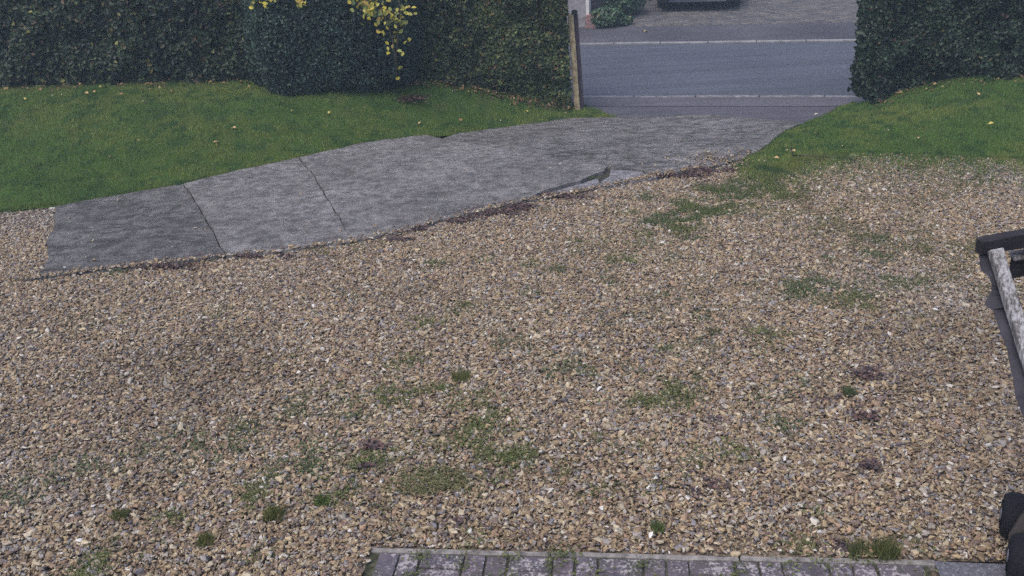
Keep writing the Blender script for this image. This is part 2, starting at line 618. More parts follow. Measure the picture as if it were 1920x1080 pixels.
# concrete drive: one structure, its slabs are its parts
M_SLAB_A = mat_concrete('weathered_concrete_mossy', (0.216, 0.206, 0.204), (0.064, 0.058, 0.060), (0.082, 0.085, 0.075), 0.35, 0.85)
M_SLAB_B = mat_concrete('weathered_concrete', (0.246, 0.233, 0.230), (0.098, 0.083, 0.085), (0.108, 0.102, 0.100), 0.35, 0.42)
M_SLAB_C = mat_concrete('worn_old_concrete', (0.258, 0.244, 0.240), (0.058, 0.054, 0.052), (0.082, 0.080, 0.066), 0.15, 0.9)
M_SLAB_D = mat_concrete('pale_broken_concrete', (0.31, 0.295, 0.315), (0.13, 0.125, 0.13), (0.16, 0.155, 0.15), 0.6, 0.5)
drive = empty('driveway', None, None)
tag(drive, kind='structure')
for k in ('label', 'category'):
    if k in drive: del drive[k]
ru = lambda a, s: (lambda x, y: a * (fbm(x, y, s) - 0.5))
def lerp_px(pts, dx): return [(x + dx, y) for x, y in pts]
top1 = [p for p in PX_SLAB_TOP if p[0] < 345]
top2 = [p for p in PX_SLAB_TOP if 345 < p[0] < 562]
top3 = [p for p in PX_SLAB_TOP if 562 < p[0] < 826]
bot1 = [p for p in PX_BOTTOM if p[0] < 424]
bot2 = [p for p in PX_BOTTOM if 424 < p[0] < 662]
bot3 = [p for p in PX_BOTTOM if 662 < p[0] < 975]
slab_px = [
    (top1 + lerp_px(J1, -1.8) + bot1 + PX_LEFT, M_SLAB_A, 0.026),
    (lerp_px(J1, 1.2)[::-1][::-1][:1] + top2 + lerp_px(J2, -1.4) + bot2 + lerp_px(J1, 1.2)[::-1][:-1], M_SLAB_B, 0.032),
    (lerp_px(J2, 1.2)[:1] + top3 + lerp_px(J3, -1) + [p for p in PX_BOTTOM if 662 < p[0] < 972] + lerp_px(J2, 1.2)[::-1][:-1], M_SLAB_B, 0.034),
    (PX_OLD_TOP[1:] + PX_OLD_RIGHT + [(1310, 319), (1262, 332), (1238, 330), (1180, 320), (1150, 320)] + lerp_px(J3, 1)[::-1][6:], M_SLAB_C, 0.026),
    ([(1146, 322), (1178, 322), (1236, 332), (1232, 338), (1180, 346), (1128, 344), (1142, 334)], M_SLAB_D, 0.020),
    ([(1120, 337), (1126, 347), (1172, 348), (1100, 361), (1050, 370), (985, 383), (1024, 366), (1064, 354), (1094, 347)], M_SLAB_D, 0.016),
]
M_GRIT = mat_plain('gritty_joint_fill', (0.050, 0.047, 0.042), 0.95, 0.1, 0.5, 18, bump=0.8)
sheet('joint_fill', gpoly(PX_SLAB_TOP + PX_OLD_TOP[1:] + PX_OLD_RIGHT + PX_BOTTOM[1:] + PX_LEFT), -0.002, M_GRIT, 0.12, parent=drive, rough=ru(0.012, 3.0))
for pxs, m, zo in slab_px:
    sheet('slab', gpoly(pxs), zo, m, 0.12, skirt=0.09, jitter=0.012, rough=ru(0.022 if m is M_SLAB_C else 0.012, 3.0 if m is M_SLAB_C else 1.5), parent=drive)

# near pavement, apron, road, far pavement
M_ROAD = mat_tarmac('road_asphalt', (0.072, 0.077, 0.098), (0.060, 0.065, 0.084), 0.5)
M_PAVE = mat_tarmac('pavement_tarmac', (0.092, 0.087, 0.102), (0.074, 0.072, 0.084), 0.9)
M_APRON = mat_tarmac('apron_tarmac', (0.076, 0.071, 0.085), (0.064, 0.061, 0.073), 1.1)
M_FAR = mat_tarmac('far_pavement_tarmac', (0.046, 0.043, 0.053), (0.088, 0.086, 0.10), 0.42)
M_PATH = mat_tarmac('path_tarmac', (0.085, 0.085, 0.10), (0.11, 0.105, 0.12), 1.5, 0.5)
jv = float(road_uv(*gp(1345, 199.5)[:2])[1])
def strip(u0, u1, v0, v1):
    return [tuple(road_pt(u0, v0)[:2]), tuple(road_pt(u1, v0)[:2]), tuple(road_pt(u1, v1)[:2]), tuple(road_pt(u0, v1)[:2])]
pv_poly = [tuple(road_pt(*q)[:2]) for q in ((-13, -0.72), (-2.6, -0.72), (-2.6, jv + 0.004), (2.75, jv + 0.004), (2.75, -0.72), (13, -0.72), (13, -0.125), (-13, -0.125))]
sheet('pavement', pv_poly, 0.004, M_PAVE, 0.3)
ap = [tuple(road_pt(2.7, jv - 0.004)[:2])] + gpoly([(1560, 211), (1510, 231), (1480, 238), (1400, 234), (1250, 232), (1150, 231), (1135, 226), (1150, 219), (1122, 206)]) + [tuple(road_pt(-2.2, jv - 0.004)[:2])]
sheet('pavement_apron', ap, 0.0, M_APRON, 0.2)
sheet('road', strip(-40, 40, 0.002, ROAD_W - 0.002), 0.004, M_ROAD, 0.5, rough=lambda x, y: 0.05 * np.sin(np.clip(road_uv(x, y)[1] / ROAD_W, 0, 1) * PI))
sheet('far_pavement', strip(-13, 13, ROAD_W + 0.125, ROAD_W + 1.75), 0.004, M_FAR, 0.3)

# kerbs: dropped kerb stones, one by one
M_KERB = mat_plain('kerb_concrete', (0.20, 0.197, 0.20), 0.9, 0.2, 0.3, 6)
M_KERB_OLD = mat_plain('dirty_kerb_concrete', (0.155, 0.15, 0.158), 0.9, 0.2, 0.55, 9)
def kerb(name, v, zc, lip, mat):
    k = empty(name, None, None)
    tag(k, kind='structure')
    for q in ('label', 'category'):
        if q in k: del k[q]
    me = None
    a = math.atan2(RU.y, RU.x)
    for i in range(-9, 10):
        if me is None:
            bm = bmesh.new()
            bm_box(bm, (0.902, 0.12, 0.16), None, 0.008, 1)
            me = bm_mesh('kerb_stone', bm)
        o = link('kerb_stone', me, mat, k)
        o.location = road_pt(i * 0.915 + 0.2, v, zc + lip - 0.08 + random.uniform(-0.004, 0.004))
        o.rotation_euler = (0, 0, a + random.uniform(-0.004, 0.004))
kerb('near_kerb', -0.062, ROAD_Z, 0.028, M_KERB_OLD)
kerb('far_kerb', ROAD_W + 0.062, ROAD_Z, 0.05, M_KERB)

# block-paved drive across the road
M_BLOCK = mat_attr('block_paver', 0.9, 0.2)
bu0, bu1 = -2.05, 9.0
nb = []
w_, l_ = 0.1, 0.2
V, F, Cc = [], [], []
PALB = np.array([(0.145, 0.138, 0.136), (0.125, 0.12, 0.122), (0.165, 0.15, 0.14), (0.105, 0.103, 0.108)])
blocks = []
row = 0
v0 = ROAD_W + 1.80
while row * 0.1 < 4.6:
    off = 0.1 if row % 2 else 0.0
    u = bu0 + off
    while u < 5.2:
        blocks.append((u + 0.1, v0 + row * 0.1 + 0.05))
        u += 0.2
    row += 1
for (u, v) in blocks:
    b0 = len(V)
    hu, hv = 0.0955, 0.0455
    c = PALB[RNG.integers(4)] * RNG.uniform(0.62, 0.90)
    for (du, dv, dz) in ((-hu, -hv, -0.03), (hu, -hv, -0.03), (hu, hv, -0.03), (-hu, hv, -0.03), (-hu + .005, -hv + .005, 0), (hu - .005, -hv + .005, 0), (hu - .005, hv - .005, 0), (-hu + .005, hv - .005, 0)):
        p = road_pt(u + du, v + dv)
        V.append((p.x, p.y, 0.012 + dz))
        Cc.append(c)
    F += [(b0 + 4, b0 + 5, b0 + 6, b0 + 7), (b0, b0 + 1, b0 + 5, b0 + 4), (b0 + 1, b0 + 2, b0 + 6, b0 + 5), (b0 + 2, b0 + 3, b0 + 7, b0 + 6), (b0 + 3, b0, b0 + 4, b0 + 7)]
V = np.array(V); V[:, 2] += terrain(V[:, 0], V[:, 1])
paved = link('block_paved_drive', np_mesh('block_paved_drive', np.array(V), np.array(F), False, np.array(Cc)), M_BLOCK)
tag(paved, kind='structure')

# brick path in front of the house
M_BRICK = mat_brick()
M_EDGE = mat_plain('edging_concrete', (0.20, 0.185, 0.175), 0.9, 0.2, 0.5, 22, bump=0.8)
path = empty('brick_path', None, None)
tag(path, kind='structure')
for k in ('label', 'category'):
    if k in path: del path[k]
bm = bmesh.new()
bm_box(bm, (0.192, 0.092, 0.06), None, 0.008, 2)
ME_BRICK = bm_mesh('brick', bm)
EANG = math.atan2(ED.y, ED.x)
for r in range(5):
    for c in range(12):
        upright = (r + c) % 2 == 0
        for k in (0, 1):
            s = 0.045 + c * 0.2 + (0.05 + 0.1 * k if upright else 0.1)
            t = 0.046 + r * 0.2 + (0.1 if upright else 0.05 + 0.1 * k)
            o = link('brick', ME_BRICK, M_BRICK, path)
            o.location = ept(s + random.uniform(-.003, .003), t + random.uniform(-.003, .003), -0.026 + random.uniform(-0.003, 0.003))
            o.rotation_euler = (random.uniform(-.02, .02), random.uniform(-.02, .02), EANG + (PI / 2 if upright else 0) + random.uniform(-.012, .012))
_p = [tuple(ept(a, b)[:2]) for a, b in ((0.0, 0.03), (2.47, 0.03), (2.47, 1.1), (0.0, 1.1))]
sheet('joint_sand', _p, -0.011, mat_plain('mossy_joint_sand', (0.060, 0.062, 0.040), 0.95, 0.1, 0.6, 30, bump=0.9), 0.05, parent=path, rough=lambda x, y: 0.012 * (fbm(x, y, 14.0) - 0.5))
def edging(s0, t0, s1, t1):
    a, b = ept(s0, t0, -0.058), ept(s1, t1, -0.058)
    return beam('edging_stone', a, b, 0.030, 0.12, (0, 0, 1), M_EDGE, path, 0.006, 0.002, int(s0 * 100 + t0 * 10))
for i in range(3):
    edging(i * 0.84 - 0.005, 0.024 + random.uniform(-.004, .004), i * 0.84 + 0.828, 0.024 + random.uniform(-.004, .004))
for i in range(2):
    edging(-0.028, 0.0 + i * 0.6 - 0.006, -0.03, 0.59 + i * 0.6)
sheet('tarmac_path', [tuple(ept(2.50, 0.03)[:2]), tuple(ept(5.5, 0.03)[:2]), tuple(ept(5.5, 2.5)[:2]), tuple(ept(2.50, 2.5)[:2])], 0.004, M_PATH, 0.2, jitter=0.008)

# ------------------------------------------------------------------ gravel stones (instances by geometry nodes)
print('slabs done')
def stones():
    x, y = scatter(gravel_poly, 7400)
    # keep the part that a camera near the photograph's could see
    d = np.hypot(x, y)
    k = (y > 2.9) & (np.abs(x) < 0.6 + 0.60 * y) & (y < 12.6)
    x, y = x[k], y[k]
    # thinner where soil shows, and along the concrete's lower edge
    soil = fbm(x + 9, y, 0.9)
    k = RNG.random(len(x)) < np.where(soil > 0.66, 0.7, 1.0)
    x, y, soil = x[k], y[k], soil[k]
    t = RNG.uniform(0, len(PX_BOTTOM) - 1.001, 1700); i0 = t.astype(int); fr = t - i0
    PB = np.array(PX_BOTTOM, float)
    ep = gp_many(PB[i0] * (1 - fr)[:, None] + PB[i0 + 1] * fr[:, None])
    near = np.exp(-((t - 1.0) / 1.2) ** 2)
    ex = ep[:, 0] + RNG.normal(0, 0.05, len(t)) - np.abs(RNG.normal(0, 0.06, len(t))) * near * (RNG.random(len(t)) < 0.7)
    ey = ep[:, 1] + np.abs(RNG.normal(0, 0.035, len(t))) + np.abs(RNG.normal(0, 0.08, len(t))) * near
    op = gp_many(np.column_stack([RNG.normal(1350, 40, 260), RNG.normal(303, 8, 260)]))
    lp = gp_many(np.column_stack([RNG.uniform(100, 1480, 260), RNG.uniform(230, 500, 260)]))
    lk = in_poly(lp[:, 0], lp[:, 1], gpoly(PX_SLAB_TOP + PX_OLD_TOP + PX_OLD_RIGHT + PX_BOTTOM + PX_LEFT))
    x = np.concatenate([x, ex, op[:, 0], lp[lk, 0]]); y = np.concatenate([y, ey, op[:, 1], lp[lk, 1]])
    lift = np.concatenate([np.zeros(len(soil)), np.full(len(ex) + len(op) + int(lk.sum()), 0.030)])
    n = len(x)
    size = np.clip(np.exp(RNG.normal(math.log(0.0163), 0.36, n)), 0.007, 0.042)
    scl = np.stack([size * RNG.uniform(0.95, 1.3, n), size * RNG.uniform(0.55, 0.95, n), size * RNG.uniform(0.34, 0.66, n)], -1)
    rot = np.stack([RNG.normal(0, 0.35, n), RNG.normal(0, 0.35, n), RNG.uniform(0, 6.283, n)], -1)
    z = terrain(x, y) + 0.012 * (fbm(x, y, 2.5) - 0.4) + RNG.uniform(-0.006, 0.011, n) + scl[:, 2] * 0.12 + lift
    pal = np.array([
        (0.47, 0.34, 0.17), (0.40, 0.275, 0.145), (0.54, 0.42, 0.24), (0.60, 0.50, 0.33), (0.34, 0.22, 0.125),
        (0.24, 0.165, 0.12), (0.44, 0.38, 0.31), (0.37, 0.335, 0.31), (0.27, 0.25, 0.265), (0.16, 0.14, 0.15),
        (0.66, 0.60, 0.50), (0.78, 0.75, 0.68), (0.48, 0.30, 0.17), (0.32, 0.225, 0.19)])
    wt = np.array([17, 16, 13, 10, 12, 8, 8, 6, 4, 3, 4, 0.8, 7, 8.0])
    ci = RNG.choice(len(pal), n, p=wt / wt.sum())
    col = pal[ci] * RNG.uniform(0.72, 1.2, (n, 1))
    col = 0.83 * (col * 0.80 + col.mean(1, keepdims=True) * np.array([0.215, 0.195, 0.195]))
    # wear: greyer, bleached stone to the far left, dirtier stone in the middle
    grey = sst(0.5, 0.8, fbm(x * 0.7 + 3, y, 0.55) + 0.12 * sst(1, -3, x))[:, None]
    lum = col.mean(1, keepdims=True)
    col = col * (1 - 0.4 * grey) + (lum * np.array([1.02, 1.0, 1.02])) * 0.4 * grey
    dirt = sst(0.52, 0.75, fbm(x + 31, y + 7, 0.8))[:, None]
    col = col * (1 - 0.22 * dirt)
    me = bpy.data.meshes.new('gravel')
    me.vertices.add(n)
    me.vertices.foreach_set('co', np.stack([x, y, z], -1).astype(np.float32).ravel())
    def vattr(name, arr, typ='FLOAT_VECTOR', key='vector'):
        a = me.attributes.new(name, typ, 'POINT')
        a.data.foreach_set(key, np.ascontiguousarray(arr).ravel())
    vattr('rot', rot.astype(np.float32))
    vattr('scl', scl.astype(np.float32))
    vattr('var', RNG.integers(0, 10, n).astype(np.int32), 'INT', 'value')
    c4 = np.ones((n, 4), np.float32); c4[:, :3] = col
    vattr('col', c4, 'FLOAT_COLOR', 'color')
    me.update()
    m = mat_attr('flint_gravel', 0.75, 0.3, 'INSTANCER', 0, 0.42)
    o = link('gravel', me, m)
    ng = bpy.data.node_groups.new('scatter_gravel', 'GeometryNodeTree')
    ng.is_modifier = True
    ng.interface.new_socket('Geometry', in_out='INPUT', socket_type='NodeSocketGeometry')
    ng.interface.new_socket('Geometry', in_out='OUTPUT', socket_type='NodeSocketGeometry')
    N, Lk = ng.nodes, ng.links
    gi, go = N.new('NodeGroupInput'), N.new('NodeGroupOutput')
    jn = N.new('GeometryNodeJoinGeometry')
    for k in range(10):
        ico = N.new('GeometryNodeMeshIcoSphere')
        ico.inputs['Radius'].default_value = 0.5
        ico.inputs['Subdivisions'].default_value = 2
        ps = N.new('GeometryNodeInputPosition')
        ad = N.new('ShaderNodeVectorMath'); ad.operation = 'ADD'
        ad.inputs[1].default_value = (k * 7.3, k * 3.1, k * 5.7)
        no = N.new('ShaderNodeTexNoise')
        no.inputs['Scale'].default_value = 1.5
        no.inputs['Detail'].default_value = 1.0
        sb = N.new('ShaderNodeVectorMath'); sb.operation = 'SUBTRACT'
        sb.inputs[1].default_value = (0.5, 0.5, 0.5)
        sca = N.new('ShaderNodeVectorMath'); sca.operation = 'SCALE'
        sca.inputs['Scale'].default_value = 1.55
        sp = N.new('GeometryNodeSetPosition')
        sm = N.new('GeometryNodeSetMaterial'); sm.inputs['Material'].default_value = m
        g2 = N.new('GeometryNodeGeometryToInstance')
        ss = N.new('GeometryNodeSetShadeSmooth')
        Lk.new(ps.outputs[0], ad.inputs[0]); Lk.new(ad.outputs[0], no.inputs['Vector'])
        Lk.new(no.outputs['Color'], sb.inputs[0]); Lk.new(sb.outputs[0], sca.inputs[0])
        Lk.new(ico.outputs['Mesh'], sp.inputs['Geometry']); Lk.new(sca.outputs[0], sp.inputs['Offset'])
        Lk.new(sp.outputs[0], ss.inputs[0]); Lk.new(ss.outputs[0], sm.inputs[0]); Lk.new(sm.outputs[0], g2.inputs[0]); Lk.new(g2.outputs[0], jn.inputs[0])
    ip = N.new('GeometryNodeInstanceOnPoints')
    ip.inputs['Pick Instance'].default_value = True
    def na(name, typ):
        a = N.new('GeometryNodeInputNamedAttribute'); a.data_type = typ
        a.inputs['Name'].default_value = name
        return [s for s in a.outputs if s.enabled and s.name == 'Attribute'][0]
    e2r = N.new('FunctionNodeEulerToRotation')
    Lk.new(na('rot', 'FLOAT_VECTOR'), e2r.inputs[0])
    Lk.new(gi.outputs[0], ip.inputs['Points']); Lk.new(jn.outputs[0], ip.inputs['Instance'])
    Lk.new(na('var', 'INT'), ip.inputs['Instance Index'])
    Lk.new(e2r.outputs[0], ip.inputs['Rotation']); Lk.new(na('scl', 'FLOAT_VECTOR'), ip.inputs['Scale'])
    Lk.new(ip.outputs[0], go.inputs[0])
    md = o.modifiers.new('scatter', 'NODES')
    md.node_group = ng
    tag(o, 'tan and grey flint gravel spread over the forecourt', 'gravel', kind='stuff')
    print('stones', n)
    return o
stones()

def leaf_cloud(name, P, A, Nn, L, Wd, col, mat, parent=None):
    """P centres, A leaf axes, Nn normals, L lengths, Wd widths, col colours: each leaf a folded four-point blade"""
    n = len(P)
    S = np.cross(Nn, A); S /= np.linalg.norm(S, axis=1, keepdims=True) + 1e-9
    N2 = np.cross(A, S)
    L = L[:, None]; Wd = Wd[:, None]
    V = np.empty((n, 6, 3))
    V[:, 0] = P - A * L * 0.5
    V[:, 1] = P - A * L * 0.12 + S * Wd * 0.5 + N2 * Wd * 0.14
    V[:, 2] = P + A * L * 0.22 + S * Wd * 0.42 + N2 * Wd * 0.10
    V[:, 3] = P + A * L * 0.5 - N2 * L * 0.12
    V[:, 4] = P + A * L * 0.22 - S * Wd * 0.42 + N2 * Wd * 0.10
    V[:, 5] = P - A * L * 0.12 - S * Wd * 0.5 + N2 * Wd * 0.14
    b = np.arange(n)[:, None] * 6
    F = np.concatenate([b + np.array([[0, 1, 2, 3]]), b + np.array([[0, 3, 4, 5]])], 0)
    C = np.repeat(col[:, None, :], 6, 1).reshape(-1, 3)
    return link(name, np_mesh(name, V.reshape(-1, 3), F, False, C), mat, parent)

def unit(v):
    return v / (np.linalg.norm(v, axis=1, keepdims=True) + 1e-9)

# ------------------------------------------------------------------ grass
def blade_mesh(name, x, y, z, h, w, col, lean=0.45):
    n = len(x)
    a = RNG.uniform(0, 6.283, n)
    dx, dy = np.cos(a) * w / 2, np.sin(a) * w / 2
    b = RNG.uniform(0, 6.283, n)
    ln = np.abs(RNG.normal(0, lean, n))
    tx, ty, tz = np.cos(b) * h * np.sin(ln), np.sin(b) * h * np.sin(ln), h * np.cos(ln)
    V = np.empty((n, 3, 3))
    V[:, 0] = np.stack([x - dx, y - dy, z - 0.004], -1)
    V[:, 1] = np.stack([x + dx, y + dy, z - 0.004], -1)
    V[:, 2] = np.stack([x + tx, y + ty, z + tz], -1)
    C3 = np.repeat(col[:, None, :], 3, 1)
    return np_mesh(name, V.reshape(-1, 3), np.arange(n * 3).reshape(-1, 3), False, C3.reshape(-1, 3))

M_GRASS = mat_attr('grass_blades', 0.6, 0.25, trans=0.25)
def grass_colors(x, y, n):
    base = np.array([0.106, 0.180, 0.044])
    yel = np.array([0.180, 0.220, 0.058])
    dk = np.array([0.056, 0.114, 0.040])
    brown = np.array([0.15, 0.115, 0.055])
    f = fbm(x, y, 1.1)[:, None]
    g = fbm(x + 20, y + 5, 7.5)[:, None]
    c = base * np.ones((n, 1))
    t = sst(0.40, 0.62, f); c = c * (1 - t) + yel * t
    t = sst(0.48, 0.70, g); c = c * (1 - t) + dk * t
    r = RNG.random((n, 1))
    c = np.where(r < 0.05, brown, c)
    t = sst(0.70, 0.86, fbm(x + 70, y + 40, 2.1))[:, None] * 0.6
    c = c * (1 - t) + np.array([0.10, 0.085, 0.045]) * t
    return c * RNG.uniform(0.7, 1.3, (n, 1))
def lawn_grass(name, poly, dens, label):
    x, y = scatter(poly, dens)
    k = (np.abs(x) < 1.5 + 0.60 * y)
    x, y = x[k], y[k]
    thin = sst(0.66, 0.80, fbm(x + 70, y + 40, 2.1))
    k = RNG.random(len(x)) > thin * 0.8
    x, y = x[k], y[k]
    n = len(x)
    z = terrain(x, y) + 0.010 + bumps(x, y)
    h = RNG.uniform(0.020, 0.046, n) * (0.35 + 0.55 * fbm(x, y, 2.6) + 0.85 * fbm(x + 3, y, 9.0))
    o = link(name, blade_mesh(name, x, y, z, h, RNG.uniform(0.004, 0.008, n), grass_colors(x, y, n)), M_GRASS)
    tag(o, label, 'grass', kind='stuff')
lawn_grass('grass', lawn_l, 6500, 'short green lawn grass sloping up to the dark hedge and clipped bush')
lawn_grass('grass', lawn_r, 6500, 'green grass bank beside the gateway under the right hedge')

def ragged_edge(px_line, n, reach, label):
    L = np.array(px_line, float)
    t = RNG.uniform(0, len(L) - 1.001, n); i = t.astype(int); f = (t - i)[:, None]
    q = L[i] * (1 - f) + L[i + 1] * f
    clump = 0.25 + 1.6 * fbm(q[:, 0] * 0.02, q[:, 1] * 0.02, 2.0)
    q[:, 1] += RNG.exponential(reach, n) * clump - 3
    q[:, 0] += RNG.normal(0, 6, n)
    g = gp_many(q)
    h = RNG.uniform(0.02, 0.05, n)
    o = link('grass', blade_mesh('grass', g[:, 0], g[:, 1], g[:, 2] + 0.012, h, RNG.uniform(0.004, 0.008, n), grass_colors(g[:, 0], g[:, 1], n) * 0.95, 0.7), M_GRASS)
    tag(o, label, 'grass', kind='stuff')
ragged_edge([(1385, 312), (1440, 318), (1480, 309), (1530, 294), (1600, 290), (1700, 291), (1800, 294), (1920, 302), (2000, 308)], 22000, 15, 'thin grass creeping from the right bank into the gravel')
ragged_edge([(-60, 408), (0, 399), (60, 391), (110, 387), (230, 366), (345, 348), (430, 326), (562, 298), (680, 271), (800, 257), (930, 242), (1060, 224), (1150, 221)], 6000, 2.2, 'ragged lawn grass overhanging the upper edge of the concrete')

# weeds creeping through the gravel
def weeds():
    X, Y, H, W_, C_ = [], [], [], [], []
    def patch(px, py, rx, n, h, col, sd=0.5):
        c = gp(px, py)
        sc = F_PX / (c.y * math.cos(PITCH) + (CAM_Z - c.z) * math.sin(PITCH))
        r = rx / sc
        a = RNG.normal(0, sd, n) * r; b = RNG.normal(0, sd, n) * r * 0.9
        xx, yy = c.x + a, c.y + b
        kk = fbm(xx + 17, yy + 3, 9.0) > 0.47
        xx, yy = xx[kk], yy[kk]; n = len(xx)
        X.append(xx); Y.append(yy)
        H.append(RNG.uniform(0.5, 1.1, n) * h); W_.append(RNG.uniform(0.005, 0.010, n))
        C_.append(np.array(col) * RNG.uniform(0.65, 1.35, (n, 1)))
    G1, G2, G3 = (0.118, 0.142, 0.048), (0.088, 0.122, 0.052), (0.140, 0.142, 0.062)
    for (px, py, r, n, k) in [
        (775, 755, 42, 260, 0), (815, 500, 12, 120, 1), (1130, 532, 14, 90, 1), (1050, 512, 18, 70, 1), (890, 805, 45, 300, 0),
        (695, 875, 18, 130, 0), (925, 862, 22, 200, 0), (820, 915, 40, 420, 2), (665, 775, 18, 120, 1), (1560, 540, 55, 350, 1),
        (1610, 568, 18, 90, 0), (1640, 450, 18, 90, 1), (1640, 480, 40, 220, 1), (1690, 530, 30, 160, 1), (1540, 490, 14, 60, 1),
        (1210, 920, 18, 110, 0), (1075, 830, 22, 160, 0), (1030, 852, 26, 180, 0), (200, 1058, 34, 260, 0), (745, 1015, 18, 160, 0),
        (1600, 570, 30, 120, 2), (1270, 735, 26, 110, 0), (1215, 750, 26, 140, 0), (1430, 630, 30, 90, 0), (1100, 690, 30, 90, 1),
        (1020, 700, 25, 60, 1), (560, 770, 30, 80, 1), (350, 830, 30, 90, 1), (420, 850, 30, 90, 1), (130, 880, 30, 80, 1),
        (300, 850, 40, 70, 1), (560, 850, 40, 100, 1), (640, 920, 30, 110, 0), (470, 800, 30, 60, 1), (800, 610, 20, 50, 0),
        (1280, 870, 24, 80, 0), (1375, 850, 30, 60, 0), (1130, 930, 16, 50, 0), (1320, 460, 60, 120, 1), (1180, 455, 40, 130, 0),
        (1450, 400, 40, 200, 0), (1500, 430, 50, 150, 2), (1560, 420, 60, 160, 2), (1650, 350, 70, 200, 2), (1780, 340, 70, 200, 2),
        (1860, 330, 50, 300, 1), (1740, 470, 60, 150, 2), (1800, 520, 60, 180, 2), (1720, 400, 70, 160, 2), (1500, 545, 24, 90, 1),
        (1830, 470, 30, 120, 2), (1560, 330, 60, 160, 2), (620, 466, 30, 170, 0), (560, 880, 26, 80, 1), (1455, 800, 24, 50, 1),
        (1180, 600, 40, 60, 1), (760, 680, 26, 70, 0), (960, 640, 30, 50, 1), (1360, 560, 40, 70, 1), (1250, 560, 30, 60, 1),
        (180, 600, 40, 30, 1), (650, 560, 30, 40, 1), (870, 580, 30, 50, 0), (30, 930, 30, 60, 1), (480, 930, 20, 60, 0)]:
        patch(px, py, r * 1.9, int(n * 1.9), 0.030, (G1, G2, G3)[k])
    for (cx, cy, sx, sy, m, k) in [(1680, 440, 150, 80, 44, 2), (850, 820, 190, 90, 40, 0), (400, 880, 200, 90, 10, 0), (1250, 640, 200, 90, 22, 1), (1150, 480, 120, 50, 14, 0), (1700, 1010, 120, 30, 8, 0)]:
        for _ in range(m):
            patch(cx + RNG.normal(0, sx), min(1060, max(330, cy + RNG.normal(0, sy))), RNG.uniform(20, 60), int(RNG.uniform(20, 80)), 0.024, (G1, G2, G3)[k])
    # the long streak of weeds near the gateway
    for q in range(34):
        t = q / 33
        px, py = 1225 + 245 * t, 425 - 80 * t
        patch(px + RNG.normal(0, 30), py + RNG.normal(0, 12), 44, 170, 0.045, (G1, G2, G1)[q % 3])
    for (px, py) in [(1400, 308), (1430, 318), (1470, 322), (1500, 312), (1440, 330), (1380, 345), (1345, 352), (1330, 365), (1245, 405), (1260, 415)]:
        patch(px, py, 50, 240, 0.05, G2)
    # weeds in the joints of the concrete and along its lower edge
    for (px, py, r, n) in [(1330, 222, 30, 120), (1290, 218, 20, 130), (1105, 338, 24, 150), (1000, 395, 40, 60), (690, 462, 40, 80), (420, 492, 40, 50), (205, 512, 30, 120),
                           (345, 352, 20, 60), (830, 266, 14, 60), (1180, 285, 30, 60), (1220, 300, 30, 60), (1300, 250, 40, 80), (1240, 258, 40, 60), (1400, 290, 20, 120)]:
        patch(px, py, r, n, 0.03, G2)
    # between the path bricks
    for q in range(40):
        s, t = RNG.integers(0, 12) * 0.2 + 0.045, RNG.uniform(0.05, 0.6)
        p = ept(s, t)
        n = 14
        X.append(p.x + RNG.normal(0, 0.012, n)); Y.append(p.y + RNG.normal(0, 0.012, n)); H.append(RNG.uniform(0.006, 0.02, n)); W_.append(np.full(n, 0.004)); C_.append(np.array(G1) * RNG.uniform(0.6, 1.2, (n, 1)))
    x, y = np.concatenate(X), np.concatenate(Y)
    z = terrain(x, y) + 0.012
    fx = np.concatenate([x + RNG.normal(0, 0.035, len(x)) for _ in range(2)]); fy = np.concatenate([y + RNG.normal(0, 0.035, len(y)) for _ in range(2)])
    fc = np.concatenate(C_ + C_) if False else np.concatenate([np.concatenate(C_)] * 2) * np.array([1.05, 1.0, 1.1])
    kk = fy > 3.0
    m = len(fx)
    o2 = leaf_cloud('weeds', np.column_stack([fx, fy, terrain(fx, fy) + RNG.uniform(0.008, 0.026, m)]), unit(RNG.normal(0, 1, (m, 3)) * np.array([1, 1, 0.25])), unit(RNG.normal(0, 0.35, (m, 3)) + np.array([0, 0, 1])), RNG.uniform(0.010, 0.024, m), RNG.uniform(0.005, 0.012, m), fc, M_GRASS)
    tag(o2, 'flat low green weeds spreading in patches over the gravel', 'weeds', kind='stuff')
    o = link('weeds', blade_mesh('weeds', x, y, z, np.concatenate(H), np.concatenate(W_), np.concatenate(C_), 0.8), M_GRASS)
    tag(o, 'thin green weeds creeping through the gravel and joints', 'weeds', kind='stuff')
weeds()

# individual tufts
M_STEM = mat_plain('stem_brown', (0.10, 0.075, 0.05), 0.9, 0.1)
tufts = [
    (515, 970, 24, 420, 0.075, (0.085, 0.125, 0.030), 'rounded grass tuft in gravel left of the brick path corner'),
    (865, 712, 24, 380, 0.07, (0.085, 0.130, 0.035), 'grass tuft in the gravel in the middle of the forecourt'),
    (605, 946, 18, 260, 0.05, (0.060, 0.125, 0.025), 'bright green tuft in the gravel above the round grass tuft'),
    (225, 972, 20, 260, 0.045, (0.075, 0.115, 0.030), 'low grass tuft in the gravel near the bottom left corner'),
    (387, 1020, 20, 300, 0.065, (0.080, 0.120, 0.028), 'grass tuft in gravel closest to the left end of the brick edging'),
    (1590, 740, 16, 240, 0.055, (0.045, 0.095, 0.036), 'deep green leafy weed alone in gravel beside the timber stand'),
    (1232, 996, 15, 200, 0.06, (0.060, 0.120, 0.030), 'small grass tuft standing just beyond the pale path edging'),
    (1660, 1040, 30, 420, 0.095, (0.070, 0.110, 0.030), 'tall grass tuft growing over the end of the path edging'),
    (1605, 1036, 22, 260, 0.075, (0.065, 0.105, 0.032), 'small grass tuft beside the tall tuft on the path edging'),
    (1335, 626, 24, 260, 0.035, (0.050, 0.085, 0.038), 'dark green flat weed in gravel below the weed streak'),
]
